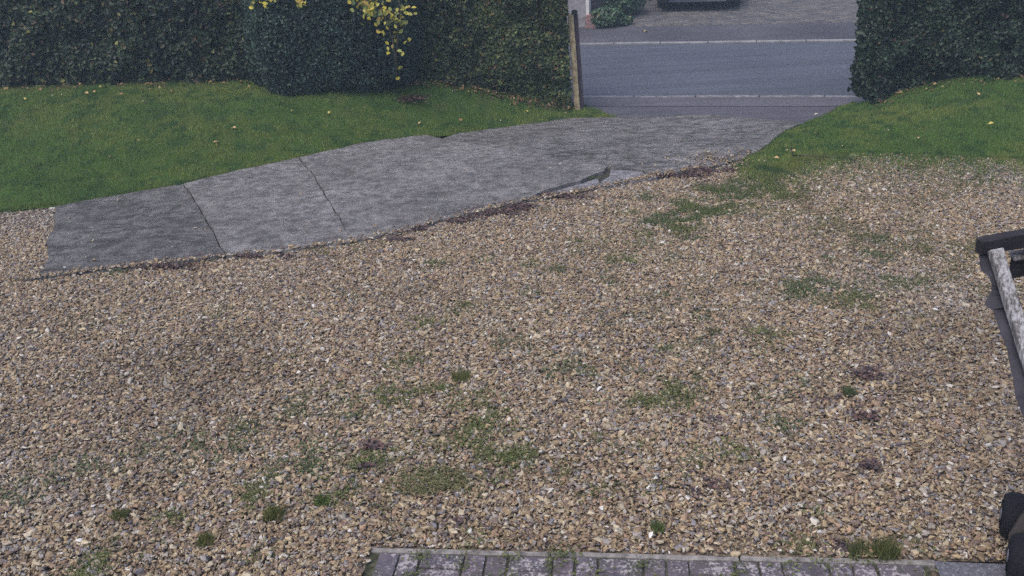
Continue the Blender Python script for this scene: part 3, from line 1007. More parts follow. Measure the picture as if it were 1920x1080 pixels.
for px, py, r, n, h, c, lab in tufts:
    g = gp(px, py)
    sc = F_PX / (g.y * math.cos(PITCH) + CAM_Z * math.sin(PITCH))
    rr = r / sc
    x = np.clip(RNG.normal(0, 0.42, n), -0.7, 0.7) * rr; y = np.clip(RNG.normal(0, 0.42, n), -0.7, 0.7) * rr
    hh = RNG.uniform(0.4, 1.1, n) * h * 0.8

    c = (c[0] * 1.25 + 0.012, c[1] * 1.05, c[2] * 1.3)
    col = np.array(c) * RNG.uniform(0.65, 1.4, (n, 1))
    dry = RNG.random((n, 1)) < 0.10
    col = np.where(dry, np.array([0.20, 0.16, 0.07]), col)
    o = link('grass_tuft', blade_mesh('grass_tuft', x, y, np.zeros(n), hh, RNG.uniform(0.003, 0.006, n), col, 0.6), M_GRASS)
    o.location = (g.x, g.y, g.z + 0.014)
    tag(o, lab, 'grass tuft', 'grass tufts in the gravel')

# purplish brown dead moss and soil in the gravel
def debris():
    P = []
    for (px, py, rx, ry, n) in [(892, 988, 26, 8, 500), (1628, 706, 30, 8, 420), (1572, 757, 22, 6, 300), (1312, 795, 26, 8, 420), (1632, 783, 24, 8, 380),
                                (700, 842, 18, 6, 260), (1630, 880, 20, 8, 260), (1320, 915, 22, 10, 240), (690, 880, 16, 5, 120), (1610, 1028, 34, 8, 360),
                                (905, 402, 55, 6, 1100), (960, 390, 40, 6, 800), (850, 416, 30, 4, 420), (1050, 371, 40, 4, 650), (1330, 322, 34, 4, 800), (1280, 332, 40, 3, 600),
                                (310, 502, 45, 4, 500), (720, 452, 60, 3, 400), (480, 484, 70, 2.5, 400), (790, 432, 40, 3, 400)]:
        n = int(n * (0.5 if py > 520 else 1.0))
        a = np.column_stack([RNG.normal(0, 0.7, n) * rx + px, RNG.normal(0, 0.75, n) * ry + py])
        g = gp_many(a)
        P.append(g)
    P = np.concatenate(P)
    P = P[fbm(P[:, 0] + 5, P[:, 1], 8.0) > 0.46]
    n = len(P)
    P[:, 2] += RNG.uniform(0.014, 0.036, n)
    A = unit(RNG.normal(0, 1, (n, 3)) * np.array([1, 1, 0.35]))
    Nn = unit(RNG.normal(0, 0.4, (n, 3)) + np.array([0, 0, 1]))
    pal = np.array([(0.105, 0.068, 0.070), (0.080, 0.060, 0.066), (0.13, 0.080, 0.070), (0.065, 0.056, 0.056)])
    col = pal[RNG.integers(0, 4, n)] * RNG.uniform(0.7, 1.3, (n, 1))
    o = leaf_cloud('debris', P, A, Nn, RNG.uniform(0.014, 0.034, n), RNG.uniform(0.010, 0.022, n), col, mat_attr('dead_moss', 0.9, 0.1))
    tag(o, 'purplish brown dead moss and leaf litter on gravel', 'debris', kind='stuff')
debris()

# ------------------------------------------------------------------ hedges and bush
M_LEAF = mat_attr('hedge_leaf', 0.5, 0.35, trans=0.18)
PAL_BEECH = (np.array([(0.022, 0.042, 0.018), (0.030, 0.058, 0.020), (0.018, 0.034, 0.022), (0.045, 0.070, 0.022), (0.085, 0.075, 0.028), (0.10, 0.058, 0.030), (0.20, 0.19, 0.05)]), np.array([30, 26, 24, 9, 5, 3.5, 2.0]))
PAL_GATE = (np.array([(0.055, 0.085, 0.026), (0.080, 0.115, 0.034), (0.036, 0.058, 0.026), (0.135, 0.16, 0.050), (0.16, 0.13, 0.045), (0.14, 0.075, 0.030), (0.22, 0.22, 0.08)]), np.array([30, 26, 18, 14, 5, 3, 2]))
PAL_RIGHT = (np.array([(0.020, 0.042, 0.022), (0.028, 0.056, 0.026), (0.016, 0.032, 0.022), (0.036, 0.060, 0.026), (0.10, 0.085, 0.030), (0.085, 0.05, 0.04)]), np.array([32, 26, 24, 10, 1.5, 1.5]))
PAL_BUSH = (np.array([(0.016, 0.036, 0.026), (0.024, 0.050, 0.034), (0.012, 0.026, 0.022), (0.034, 0.062, 0.040), (0.05, 0.075, 0.03)]), np.array([32, 28, 24, 9, 2]))

def cols(pal, n):
    p, w = pal
    return p[RNG.choice(len(p), n, p=w / w.sum())] * RNG.uniform(0.7, 1.35, (n, 1))

def hedge(name, base, thick, height, n, size, pals, label, gate_end=None, lean=0.0):
    """base: front foot line (list of Vector); leaves fill a clipped wall behind it"""
    root = empty(name, label, 'hedge', (base[len(base) // 2].x, base[len(base) // 2].y, base[len(base) // 2].z))
    o0 = np.array(root.location)
    B = np.array([tuple(p) for p in base])
    seg = np.linalg.norm(np.diff(B[:, :2], axis=0), axis=1)
    cum = np.concatenate([[0], np.cumsum(seg)])
    T = cum[-1]
    s = RNG.uniform(0, T, n)
    i = np.clip(np.searchsorted(cum, s, side='right') - 1, 0, len(seg) - 1)
    f = (s - cum[i]) / seg[i]
    bx = B[i, 0] + (B[i + 1, 0] - B[i, 0]) * f
    by = B[i, 1] + (B[i + 1, 1] - B[i, 1]) * f
    bz = B[i, 2] + (B[i + 1, 2] - B[i, 2]) * f
    # mostly near the front face, some through the depth, the top and the back
    r = RNG.random(n)
    dep = np.where(r < 0.60, np.abs(RNG.exponential(0.07, n)), RNG.uniform(0, thick, n))
    dep = np.where(r > 0.93, thick - np.abs(RNG.exponential(0.06, n)), dep)
    hgt = RNG.uniform(0.0, 1.0, n) ** 0.95 * height
    top = RNG.random(n) < 0.10
    hgt = np.where(top, height - np.abs(RNG.exponential(0.06, n)), hgt)
    dep = np.where(top, RNG.uniform(0, thick, n), dep)
    bulge = 0.30 * (fbm(s + 40, hgt, 1.6) - 0.5) + 0.30 * (fbm(s + 11, hgt + 5, 3.6) - 0.5)
    foot = 0.05 * (1 - sst(0.0, 0.22, hgt))
    d = dep + bulge + foot
    P = np.column_stack([bx, by + d, bz + 0.03 + hgt])
    P[:, 0] += RNG.normal(0, 0.02, n)
    if gate_end is not None:           # a clipped end face at the gateway
        m = int(n * gate_end[0])
        e = B[0]; k = RNG.permutation(n)[:m]
        P[k, 0] = e[0] + gate_end[1] * np.abs(RNG.exponential(0.06, m)) + 0.10 * (fbm(P[k, 1] + 3, hgt[k], 3.0) - 0.5)
        P[k, 1] = e[1] + RNG.uniform(0.0, thick, m)
        P[k, 2] = e[2] + hgt[k] + 0.02
    if lean:
        P[:, 0] += lean * (P[:, 2] - B[0, 2]) * np.exp(-np.abs(P[:, 0] - B[0, 0]) / 0.6)
    out = np.array([0, -1.0, 0.25])
    Nn = unit(RNG.normal(0, 0.55, (n, 3)) + out)
    A = unit(np.cross(Nn, RNG.normal(0, 1, (n, 3))))
    c = np.empty((n, 3))
    if len(pals) == 1:
        c = cols(pals[0], n)
    else:                              # the first palette near the gateway, the second further along
        w = 1 - sst(0.9, 2.3, s)
        g = RNG.random(n) < w
        c[g] = cols(pals[0], int(g.sum())); c[~g] = cols(pals[1], int((~g).sum()))
    c *= 0.80 * (0.40 + 1.15 * fbm(P[:, 0], P[:, 2], 2.2))[:, None]
    L = RNG.uniform(0.75, 1.3, n) * size * np.where(dep > 0.22, 1.7, 1.0)
    leaf_cloud('foliage', P - o0, A, Nn, L, L * RNG.uniform(0.5, 0.7, n), c, M_LEAF, root)
    # stems and twigs inside
    V, F = [], []
    st = np.arange(0.45, T - 0.2, 0.28)
    for q in st:
        i = int(np.clip(np.searchsorted(cum, q, side='right') - 1, 0, len(seg) - 1)); f = (q - cum[i]) / seg[i]
        p = Vector(tuple(B[i] + (B[i + 1] - B[i]) * f)) - Vector(tuple(o0))
        p += Vector((random.uniform(-.05, .05), thick * random.uniform(0.35, 0.6), -0.03))
        for b in range(4):
            tip = p + Vector((random.uniform(-.25, .25), random.uniform(-.12, .3) * thick, height * random.uniform(0.6, 0.97)))
            mid = (p + tip) / 2 + Vector((random.uniform(-.08, .08), random.uniform(-.06, .06), 0))
            k0 = len(V)
            for pt_, r_ in ((p, 0.018), (mid, 0.012), (tip, 0.005)):
                for a in range(4):
                    V.append(pt_ + Vector((math.cos(a * PI / 2) * r_, math.sin(a * PI / 2) * r_, 0)))
            for lv in (0, 1):
                for a in range(4):
                    F.append((k0 + lv * 4 + a, k0 + lv * 4 + (a + 1) % 4, k0 + lv * 4 + 4 + (a + 1) % 4, k0 + lv * 4 + 4 + a))
    link('stems', py_mesh('stems', V, F), M_STEM, root)
    return root

split = 5
hedge('hedge', HL[:7], 0.85, 2.0, 70000, 0.048, [PAL_GATE, PAL_BEECH], 'clipped hedge beside the gate post, lighter leaves at its gateway end', (0.12, -1.0), -0.02)
hedge('hedge', HL[6:], 0.85, 2.0, 62000, 0.066, [PAL_BEECH], 'dark beech hedge with browning leaves behind the left lawn')
hedge('hedge', HR, 0.85, 2.0, 70000, 0.050, [PAL_RIGHT], 'dark green clipped hedge above the grass bank on the far side of the gateway', (0.12, 1.0), 0.0)

def bush():
    a, b = gp(462, 194), gp(752, 184)
    c = (a + b) / 2
    w = (b - a).length / 2 + 0.06
    ang = math.atan2(b.y - a.y, b.x - a.x)
    dpt, H = 0.85, 1.85
    cy = dpt * 0.96
    root = empty('clipped_bush', 'dense dark green clipped bush standing on the left lawn', 'bush', (c.x, c.y + cy, c.z), ang)
    n = 62000
    # even cover round a squarish plan with rounded corners
    side = RNG.choice(4, n, p=np.array([w, dpt, w, dpt]) / (2 * (w + dpt)))
    q = RNG.uniform(-1, 1, n)
    ux = np.choose(side, [q, np.ones(n), q, -np.ones(n)]); uy = np.choose(side, [-np.ones(n), q, np.ones(n), q])
    rk = (np.abs(ux) ** 5 + np.abs(uy) ** 5) ** -0.2
    ux, uy = ux * rk, uy * rk
    th = ux * w * 1.3 + uy * dpt * 1.9 + 3.0
    h = RNG.uniform(0, 1, n)
    rad = 1 - np.abs(RNG.exponential(0.07, n))
    rad = np.where(RNG.random(n) < 0.16, np.sqrt(RNG.random(n)), rad)
    prof = 0.93 + 0.10 * np.sin(np.clip(h * 1.25, 0, 1) * PI) - 0.16 * sst(0.82, 1.0, h) - 0.12 * (1 - sst(0, 0.10, h))
    lump = 1 + 0.18 * (fbm(th * 1.6 + 7, h * 3, 1.2) - 0.5) + 0.14 * (fbm(th * 3, h * 5 + 9, 2.4) - 0.5)
    r = rad * prof * lump
    P = np.column_stack([ux * w * r, uy * dpt * r, 0.02 + h * H])
    capk = RNG.random(n) < 0.12
    P[capk, 2] = H - np.abs(RNG.exponential(0.05, int(capk.sum())))
    outn = np.column_stack([ux / w, uy / dpt, np.full(n, 0.15)])
    Nn = unit(unit(outn) + RNG.normal(0, 0.55, (n, 3)))
    A = unit(np.cross(Nn, RNG.normal(0, 1, (n, 3))))
    L = RNG.uniform(0.7, 1.3, n) * 0.038
    col = 1.3 * cols(PAL_BUSH, n) * (0.6 + 0.6 * fbm(th * 2, h * 4, 2.0))[:, None]
    leaf_cloud('foliage', P, A, Nn, L, L * 0.6, col, M_LEAF, root)
    V, F = [], []
    for q in range(40):
        p = Vector((random.uniform(-.5, .5) * w, random.uniform(-.4, .4) * dpt, -0.03))
        tip = Vector((p.x * 1.7, p.y * 1.7, H * random.uniform(0.6, 0.95)))
        k0 = len(V)
        for pt_, r_ in ((p, 0.02), ((p + tip) / 2, 0.013), (tip, 0.005)):
            for a_ in range(4):
                V.append(pt_ + Vector((math.cos(a_ * PI / 2) * r_, math.sin(a_ * PI / 2) * r_, 0)))
        for lv in (0, 1):
            for a_ in range(4):
                F.append((k0 + lv * 4 + a_, k0 + lv * 4 + (a_ + 1) % 4, k0 + lv * 4 + 4 + (a_ + 1) % 4, k0 + lv * 4 + 4 + a_))
    link('stems', py_mesh('stems', V, F), M_STEM, root)
    return c, cy, w, dpt
BC, BCY, BW, BD = bush()

# yellow-leaved sprays hanging over the bush
def spray(name, label, stems, leaf, pal, n_per, spread_=0.05):
    b = Vector(stems[0][0])
    root = empty(name, label, 'climber', b)
    P = []
    V0 = []
    for k, pts in enumerate(stems):
        pts = [Vector(p) - b for p in pts]
        tube('stem', pts, [0.007 - 0.004 * i / len(pts) for i in range(len(pts))], M_STEM, root, 5)
        for i in range(len(pts) - 1):
            for q in range(n_per[k]):
                t = random.random()
                p = pts[i].lerp(pts[i + 1], t)
                P.append(tuple(p + Vector((random.gauss(0, spread_), random.gauss(-0.02, spread_ * 0.6), random.gauss(0, spread_)))))
    P = np.array(P); n = len(P)
    Nn = unit(RNG.normal(0, 0.5, (n, 3)) + np.array([0, -0.8, 0.5]))
    A = unit(np.cross(Nn, RNG.normal(0, 1, (n, 3))))
    A[:, 2] -= 0.35; A = unit(A)
    L = RNG.uniform(0.75, 1.25, n) * leaf
    leaf_cloud('leaves', P, A, Nn, L, L * 0.62, cols(pal, n), M_YEL, root)
M_YEL = mat_attr('yellow_leaf', 0.5, 0.3, trans=0.3)
PAL_Y = (np.array([(0.50, 0.43, 0.06), (0.38, 0.36, 0.07), (0.44, 0.31, 0.07), (0.24, 0.27, 0.07), (0.13, 0.17, 0.06)]), np.array([30, 24, 12, 16, 10]))
yf = BC.y - 0.17
sp = lambda px, py, d=0.0: at(px - 6, py - 6, yf + d)
spray('yellow_climber', 'yellow-leaved climber trailing down the gateway-side corner of the clipped bush', [
    [sp(752, 168, 0.18), sp(748, 120, 0.08), sp(742, 80, 0.02), sp(728, 40, -0.02), sp(712, 5, 0.0), sp(700, -40, 0.1)],
    [sp(748, 120, 0.08), sp(752, 60, 0.1), sp(757, 20, 0.12), sp(745, -25, 0.15)],
    [sp(728, 40, -0.02), sp(700, 18, 0.0), sp(684, -15, 0.06)],
    [sp(712, 12, 0.0), sp(690, 6, 0.0), sp(668, -4, 0.04)],
    [sp(728, 40, -0.02), sp(748, 30, 0.04), sp(765, 42, 0.1)],
], 0.066, PAL_Y, [2, 9, 26, 34, 22], 0.085)
spray('yellow_climber', 'few yellow leaves dangling over the front top of the clipped bush', [
    [sp(600, -34, 0.16), sp(585, -10, 0.0), sp(572, 6, -0.03), sp(566, 18, -0.03)],
    [sp(600, -34, 0.16), sp(540, -8, 0.0), sp(500, 2, -0.02), sp(468, 6, 0.0)],
    [sp(500, -3, -0.02), sp(503, 12, -0.03)],
    [sp(600, -34, 0.16), sp(640, -12, 0.0), sp(665, 2, -0.02)],
    [sp(540, -14, 0.0), sp(528, 8, -0.03)],
], 0.066, PAL_Y, [8, 9, 7, 9, 6], 0.05)

# ------------------------------------------------------------------ fallen leaves
def fallen(px, py, k):
    g = gp(px, py)
    return g
ME_FALL = []
for k in range(6):
    L = 0.045 + 0.010 * (k % 3)
    W = L * 0.62
    curl = 0.012 + 0.006 * (k % 2)
    prof = [(-0.5, 0.0), (-0.25, 0.8), (0.05, 1.0), (0.3, 0.65), (0.5, 0.0)]
    V, F = [], []
    for t, w in prof:
        V += [(t * L, -w * W / 2, curl * w), (t * L, 0, 0.004 + curl * abs(t)), (t * L, w * W / 2, curl * w)]
    for i in range(4):
        F += [(i * 3, i * 3 + 3, i * 3 + 4, i * 3 + 1), (i * 3 + 1, i * 3 + 4, i * 3 + 5, i * 3 + 2)]
    V += [(-0.5 * L - 0.02, 0.002, 0.012), (-0.5 * L, 0.003, 0.006), (-0.5 * L, -0.003, 0.006)]
    F.append((15, 17, 16))
    me = py_mesh('fallen_leaf', V, F, True)
    ME_FALL.append(me)
MF = [mat_plain('fallen_leaf_%s' % nm, c, 0.7, 0.2, 0.3, 40, bump=0) for nm, c in (('tan', (0.42, 0.30, 0.15)), ('yellow', (0.48, 0.40, 0.12)), ('brown', (0.24, 0.14, 0.08)), ('pale', (0.50, 0.46, 0.34)))]
for k, me in enumerate(ME_FALL):
    me.materials.append(MF[(0, 1, 2, 3, 0, 0)[k]])
ORD = ['first', 'second', 'third', 'fourth', 'fifth', 'sixth', 'seventh', 'eighth', 'ninth', 'tenth', 'eleventh', 'twelfth', 'thirteenth', 'fourteenth']
def leaf_labels(pts, pick, where, group):
    """each leaf is named by its colour and its turn from the left"""
    seen = {}
    for i, (px, py) in sorted(enumerate(pts), key=lambda q: q[1][0]):
        me = ME_FALL[pick(i)]
        c = ('tan', 'yellow', 'brown', 'pale', 'tan', 'tan')[pick(i)]
        seen[c] = seen.get(c, 0) + 1
        o = link('fallen_leaf', me)
        g = gp(px, py)
        o.location = (g.x, g.y, g.z + 0.035)
        o.rotation_euler = (random.uniform(-.5, .5), random.uniform(-.5, .5), random.uniform(0, 6.28))
        tag(o, '%s %s fallen leaf from the left on the %s' % (ORD[seen[c] - 1], c, where), 'leaf', group)
leaf_labels([(8, 204), (48, 191), (77, 173), (119, 184), (144, 168), (164, 180), (178, 177), (190, 168), (228, 182), (242, 157), (269, 157), (280, 173), (300, 169), (304, 152), (322, 177), (272, 196), (405, 272), (440, 246), (546, 213), (618, 217), (410, 275), (100, 186), (207, 300), (258, 270)], lambda i: i % 6, 'lawn left of the clipped bush', 'fallen leaves on the left lawn')
leaf_labels([(757, 186), (781, 162), (820, 158), (835, 156), (860, 157), (883, 157), (880, 178), (900, 172), (893, 170), (925, 230), (940, 232), (865, 230), (988, 214), (787, 236), (930, 180), (918, 160), (850, 177), (760, 206), (960, 200), (1012, 222)], lambda i: (i * 5 + 1) % 6, 'grass between clipped bush and gate post', 'fallen leaves between bush and gate')
leaf_labels([(1475, 288), (1487, 290), (1580, 281), (1530, 220), (1532, 257), (1857, 238), (1834, 182), (1455, 303), (1720, 265), (1662, 251)], lambda i: (i * 5) % 6, 'grass bank below the right hedge', 'fallen leaves on the right bank')
g = gp(1211, 61)
o = link('fallen_leaf', ME_FALL[1]); o.location = (g.x, g.y, g.z + 0.01); o.rotation_euler = (0, 0.2, 0.3); o.scale = (1.8, 1.8, 1.8)
tag(o, 'single yellow leaf lying on the far pavement across the road', 'leaf')

q = []
for line in (hedge_left_px, hedge_right_px):
    L_ = np.array(line, float)
    t = RNG.uniform(0, len(L_) - 1.001, 650 if line is hedge_left_px else 130); i = t.astype(int); f = (t - i)[:, None]
    p_ = L_[i] * (1 - f) + L_[i + 1] * f
    p_[:, 1] += RNG.normal(2, 4.5, len(t)); q.append(p_)
q = gp_many(np.concatenate(q)); n = len(q)
q[:, 2] += RNG.uniform(0.03, 0.065, n)
pal_l = np.array([(0.12, 0.075, 0.045), (0.20, 0.13, 0.07), (0.075, 0.05, 0.04), (0.30, 0.22, 0.10)])
lit = leaf_cloud('leaf_litter', q, unit(RNG.normal(0, 1, (n, 3)) * np.array([1, 1, .3])), unit(RNG.normal(0, .5, (n, 3)) + np.array([0, 0, 1])), RNG.uniform(.03, .06, n), RNG.uniform(.02, .035, n), pal_l[RNG.choice(4, n, p=[.35, .25, .32, .08])] * RNG.uniform(.7, 1.3, (n, 1)), mat_attr('leaf_litter', 0.8, 0.15))
tag(lit, 'brown leaf litter lying along the feet of the hedges', 'leaf litter', kind='stuff')

# dark broken twig at the lawn's edge
g = gp(1505, 298)
tw = tube('fallen_twig', [g + Vector((-0.10, 0.10, 0.10)), g + Vector((-0.09, 0.04, 0.03)), g + Vector((0.0, 0.0, 0.035)), g + Vector((0.14, -0.04, 0.03)), g + Vector((0.24, -0.05, 0.025))], [0.006, 0.010, 0.012, 0.010, 0.005], mat_plain('wet_twig', (0.04, 0.03, 0.028), 0.8), None, 6)
tag(tw, 'dark broken twig lying at the edge of the right grass bank', 'twig')
# bare scraped patch with twigs in the lawn
g = gp(765, 187)
n = 420
P = np.column_stack([RNG.normal(0, 0.13, n), RNG.normal(0, 0.10, n), RNG.uniform(0.0, 0.045, n)]) + np.array(tuple(g))
A = unit(RNG.normal(0, 1, (n, 3)) * np.array([1, 1, .3])); Nn = unit(RNG.normal(0, .4, (n, 3)) + np.array([0, 0, 1]))
col = np.array([(0.075, 0.05, 0.045)]) * RNG.uniform(0.5, 1.5, (n, 1))
mh = leaf_cloud('soil_scrape', P, A, Nn, RNG.uniform(.02, .05, n), RNG.uniform(.012, .03, n), col, mat_attr('scraped_soil', 0.95, 0.1))
tag(mh, 'small scraped patch of bare brown soil in the lawn beside the bush', 'soil patch', kind='stuff')

# ------------------------------------------------------------------ gate post
M_POST = mat_wood('weathered_pale_post', (0.16, 0.12, 0.075), (0.36, 0.295, 0.18), 0.52, (0, 0, 0), (14, 14, 1.2))
M_TAR = mat_wood('dark_stained_board', (0.045, 0.036, 0.048), (0.085, 0.066, 0.075), 0.45, (0, 0, 0), (14, 14, 1.2))
M_IRON = mat_plain('black_iron', (0.02, 0.022, 0.025), 0.55, 0.5)
g = gp(1085, 205)
post = empty('gate_post', 'leaning pale timber gate post with a dark board at the hedge end', 'gate post', g)
gi = lambda v: v - Vector(g)
b0, b1 = at(1083, 212, g.y), at(1070, 27, g.y)
beam('post', gi(b0), gi(b1), 0.075, 0.085, (0, -1, 0.02), M_POST, post, 0.006, 0.003, 3)
c0, c1 = at(1091.5, 206, g.y + 0.05), at(1079, 26, g.y + 0.05)
beam('hanging_board', gi(c0), gi(c1), 0.058, 0.09, (0, -1, 0.02), M_TAR, post, 0.004, 0.002, 4)
e0 = at(1077, 23, g.y)
box('latch', (0.075, 0.06, 0.07), gi(e0), M_IRON, post, 0.2, 0.018)
tube('latch_pin', [gi(at(1072, 27, g.y - 0.04)), gi(at(1078, 18, g.y - 0.03)), gi(at(1083, 22, g.y - 0.03))], 0.009, M_IRON, post, 6)

# ------------------------------------------------------------------ across the road: wall, fence, plants, car
M_RENDER = mat_plain('grey_render', (0.22, 0.208, 0.215), 0.95, 0.1, 0.3, 10, bump=0.8)
M_WHITE = mat_plain('white_painted_trim', (0.50, 0.47, 0.46), 0.6, 0.3, 0.15, 8)
M_RED = mat_plain('red_brick', (0.24, 0.125, 0.115), 0.9, 0.2, 0.35, 20)
M_FENCE = mat_wood('dark_fence_board', (0.075, 0.060, 0.068), (0.13, 0.105, 0.11), 0.45, (0, 0, 0), (10, 10, 1.0))
RA = math.atan2(RU.y, RU.x)
g = gp(1092, 51)
ww = empty('garden_wall', 'grey rendered garden wall end with pale corner trim across the road', 'wall', g, RA)
g1 = gp(1099, 50)
wl = 3.0
bm = bmesh.new(); bm_box(bm, (wl, 0.24, 1.9), Matrix.Translation((-wl / 2 + 0.08, 0.12, 0.90)), 0.01, 1)
link('wall', bm_mesh('wall', bm), M_RENDER, ww)
box('coping', (wl + 0.06, 0.32, 0.07), (-wl / 2 + 0.08, 0.12, 1.886), M_WHITE, ww, 0, 0.012)
box('corner_trim', (0.075, 0.27, 1.62), (0.118, 0.12, 1.03), M_WHITE, ww, 0, 0.006)
# short red brick pier, brick by brick
pier = empty('brick_pier', 'short red brick pier at the foot of the garden wall across the road', 'brick pier', gp(1108, 53), RA)
bm = bmesh.new(); bm_box(bm, (0.105, 0.102, 0.064), None, 0.006, 1)
meb = bm_mesh('brick', bm)
for c in range(4):
    for i in range(2):
        for j in range(2):
            o = link('brick', meb, M_RED, pier)
            o.location = (-0.056 + 0.112 * i + (0.01 if c % 2 else -0.01), 0.056 + 0.112 * j, 0.02 + c * 0.074)
box('mortar', (0.20, 0.20, 0.29), (0, 0.108, 0.125), M_RENDER, pier, 0, 0)
# fence running back from the wall
fn = empty('board_fence', 'dark timber board fence running back from the garden wall', 'fence', gp(1106, 50), RA)
for i in range(26):
    bm = None
    o = box('board', (0.022, 0.14, 1.7), (0.06 + i * 0.028, 0.42 + i * 0.148, 0.84 + i * 0.006), M_FENCE, fn, -0.18, 0.003, 1)
for i in range(3):
    a = Vector((0.06 + i * 0.24 - 0.05, 0.42 + i * 1.25, -0.05)); b = a + Vector((0, 0, 1.85))
    beam('fence_post', a, b, 0.09, 0.09, (0, 1, 0), M_FENCE, fn, 0.004)

M_IVY = mat_attr('ivy_leaf', 0.45, 0.4, trans=0.15)
def shrub(name, label, px, py, rx, ry, h, n, leaf, pal):
    g = gp(px, py)
    root = empty(name, label, 'shrub', g)
    u = unit(RNG.normal(0, 1, (n, 3)))
    rr = RNG.uniform(0.55, 1.0, n)[:, None]
    P = u * rr * np.array([rx, ry, h / 2]) * (0.75 + 0.6 * fbm(u[:, 0] * 2, u[:, 2] * 2 + u[:, 1], 1.8))[:, None] + np.array([0, 0, h / 2])
    P[:, 2] = np.maximum(P[:, 2], 0.01)
    Nn = unit(u + RNG.normal(0, 0.5, (n, 3)) + np.array([0, -0.2, 0.4]))
    A = unit(np.cross(Nn, RNG.normal(0, 1, (n, 3))))
    L = RNG.uniform(0.7, 1.3, n) * leaf
    leaf_cloud('leaves', P, A, Nn, L, L * 0.7, cols(pal, n), M_IVY, root)
    for k in range(6):
        a = k * 1.05
        tube('stem', [(0, 0, -0.03), (math.cos(a) * rx * 0.35, math.sin(a) * ry * 0.35, h * 0.4), (math.cos(a) * rx * 0.6, math.sin(a) * ry * 0.6, h * 0.75)], [0.012, 0.008, 0.004], M_STEM, root, 5)
PAL_IVY = (np.array([(0.026, 0.062, 0.024), (0.038, 0.084, 0.030), (0.018, 0.040, 0.020), (0.07, 0.11, 0.045), (0.15, 0.14, 0.07)]), np.array([30, 26, 20, 10, 3]))
shrub('ivy_shrub', 'leafy green ivy shrub beside the brick pier across the road', 1138, 50, 0.36, 0.32, 0.42, 1500, 0.07, PAL_IVY)
shrub('ivy_shrub', 'low ivy spilling onto the far pavement edge', 1165, 47, 0.26, 0.22, 0.22, 700, 0.06, PAL_IVY)
shrub('green_shrub', 'dark green shrub further back beside the board fence', 1168, 28, 0.55, 0.6, 0.75, 2200, 0.075, PAL_IVY)

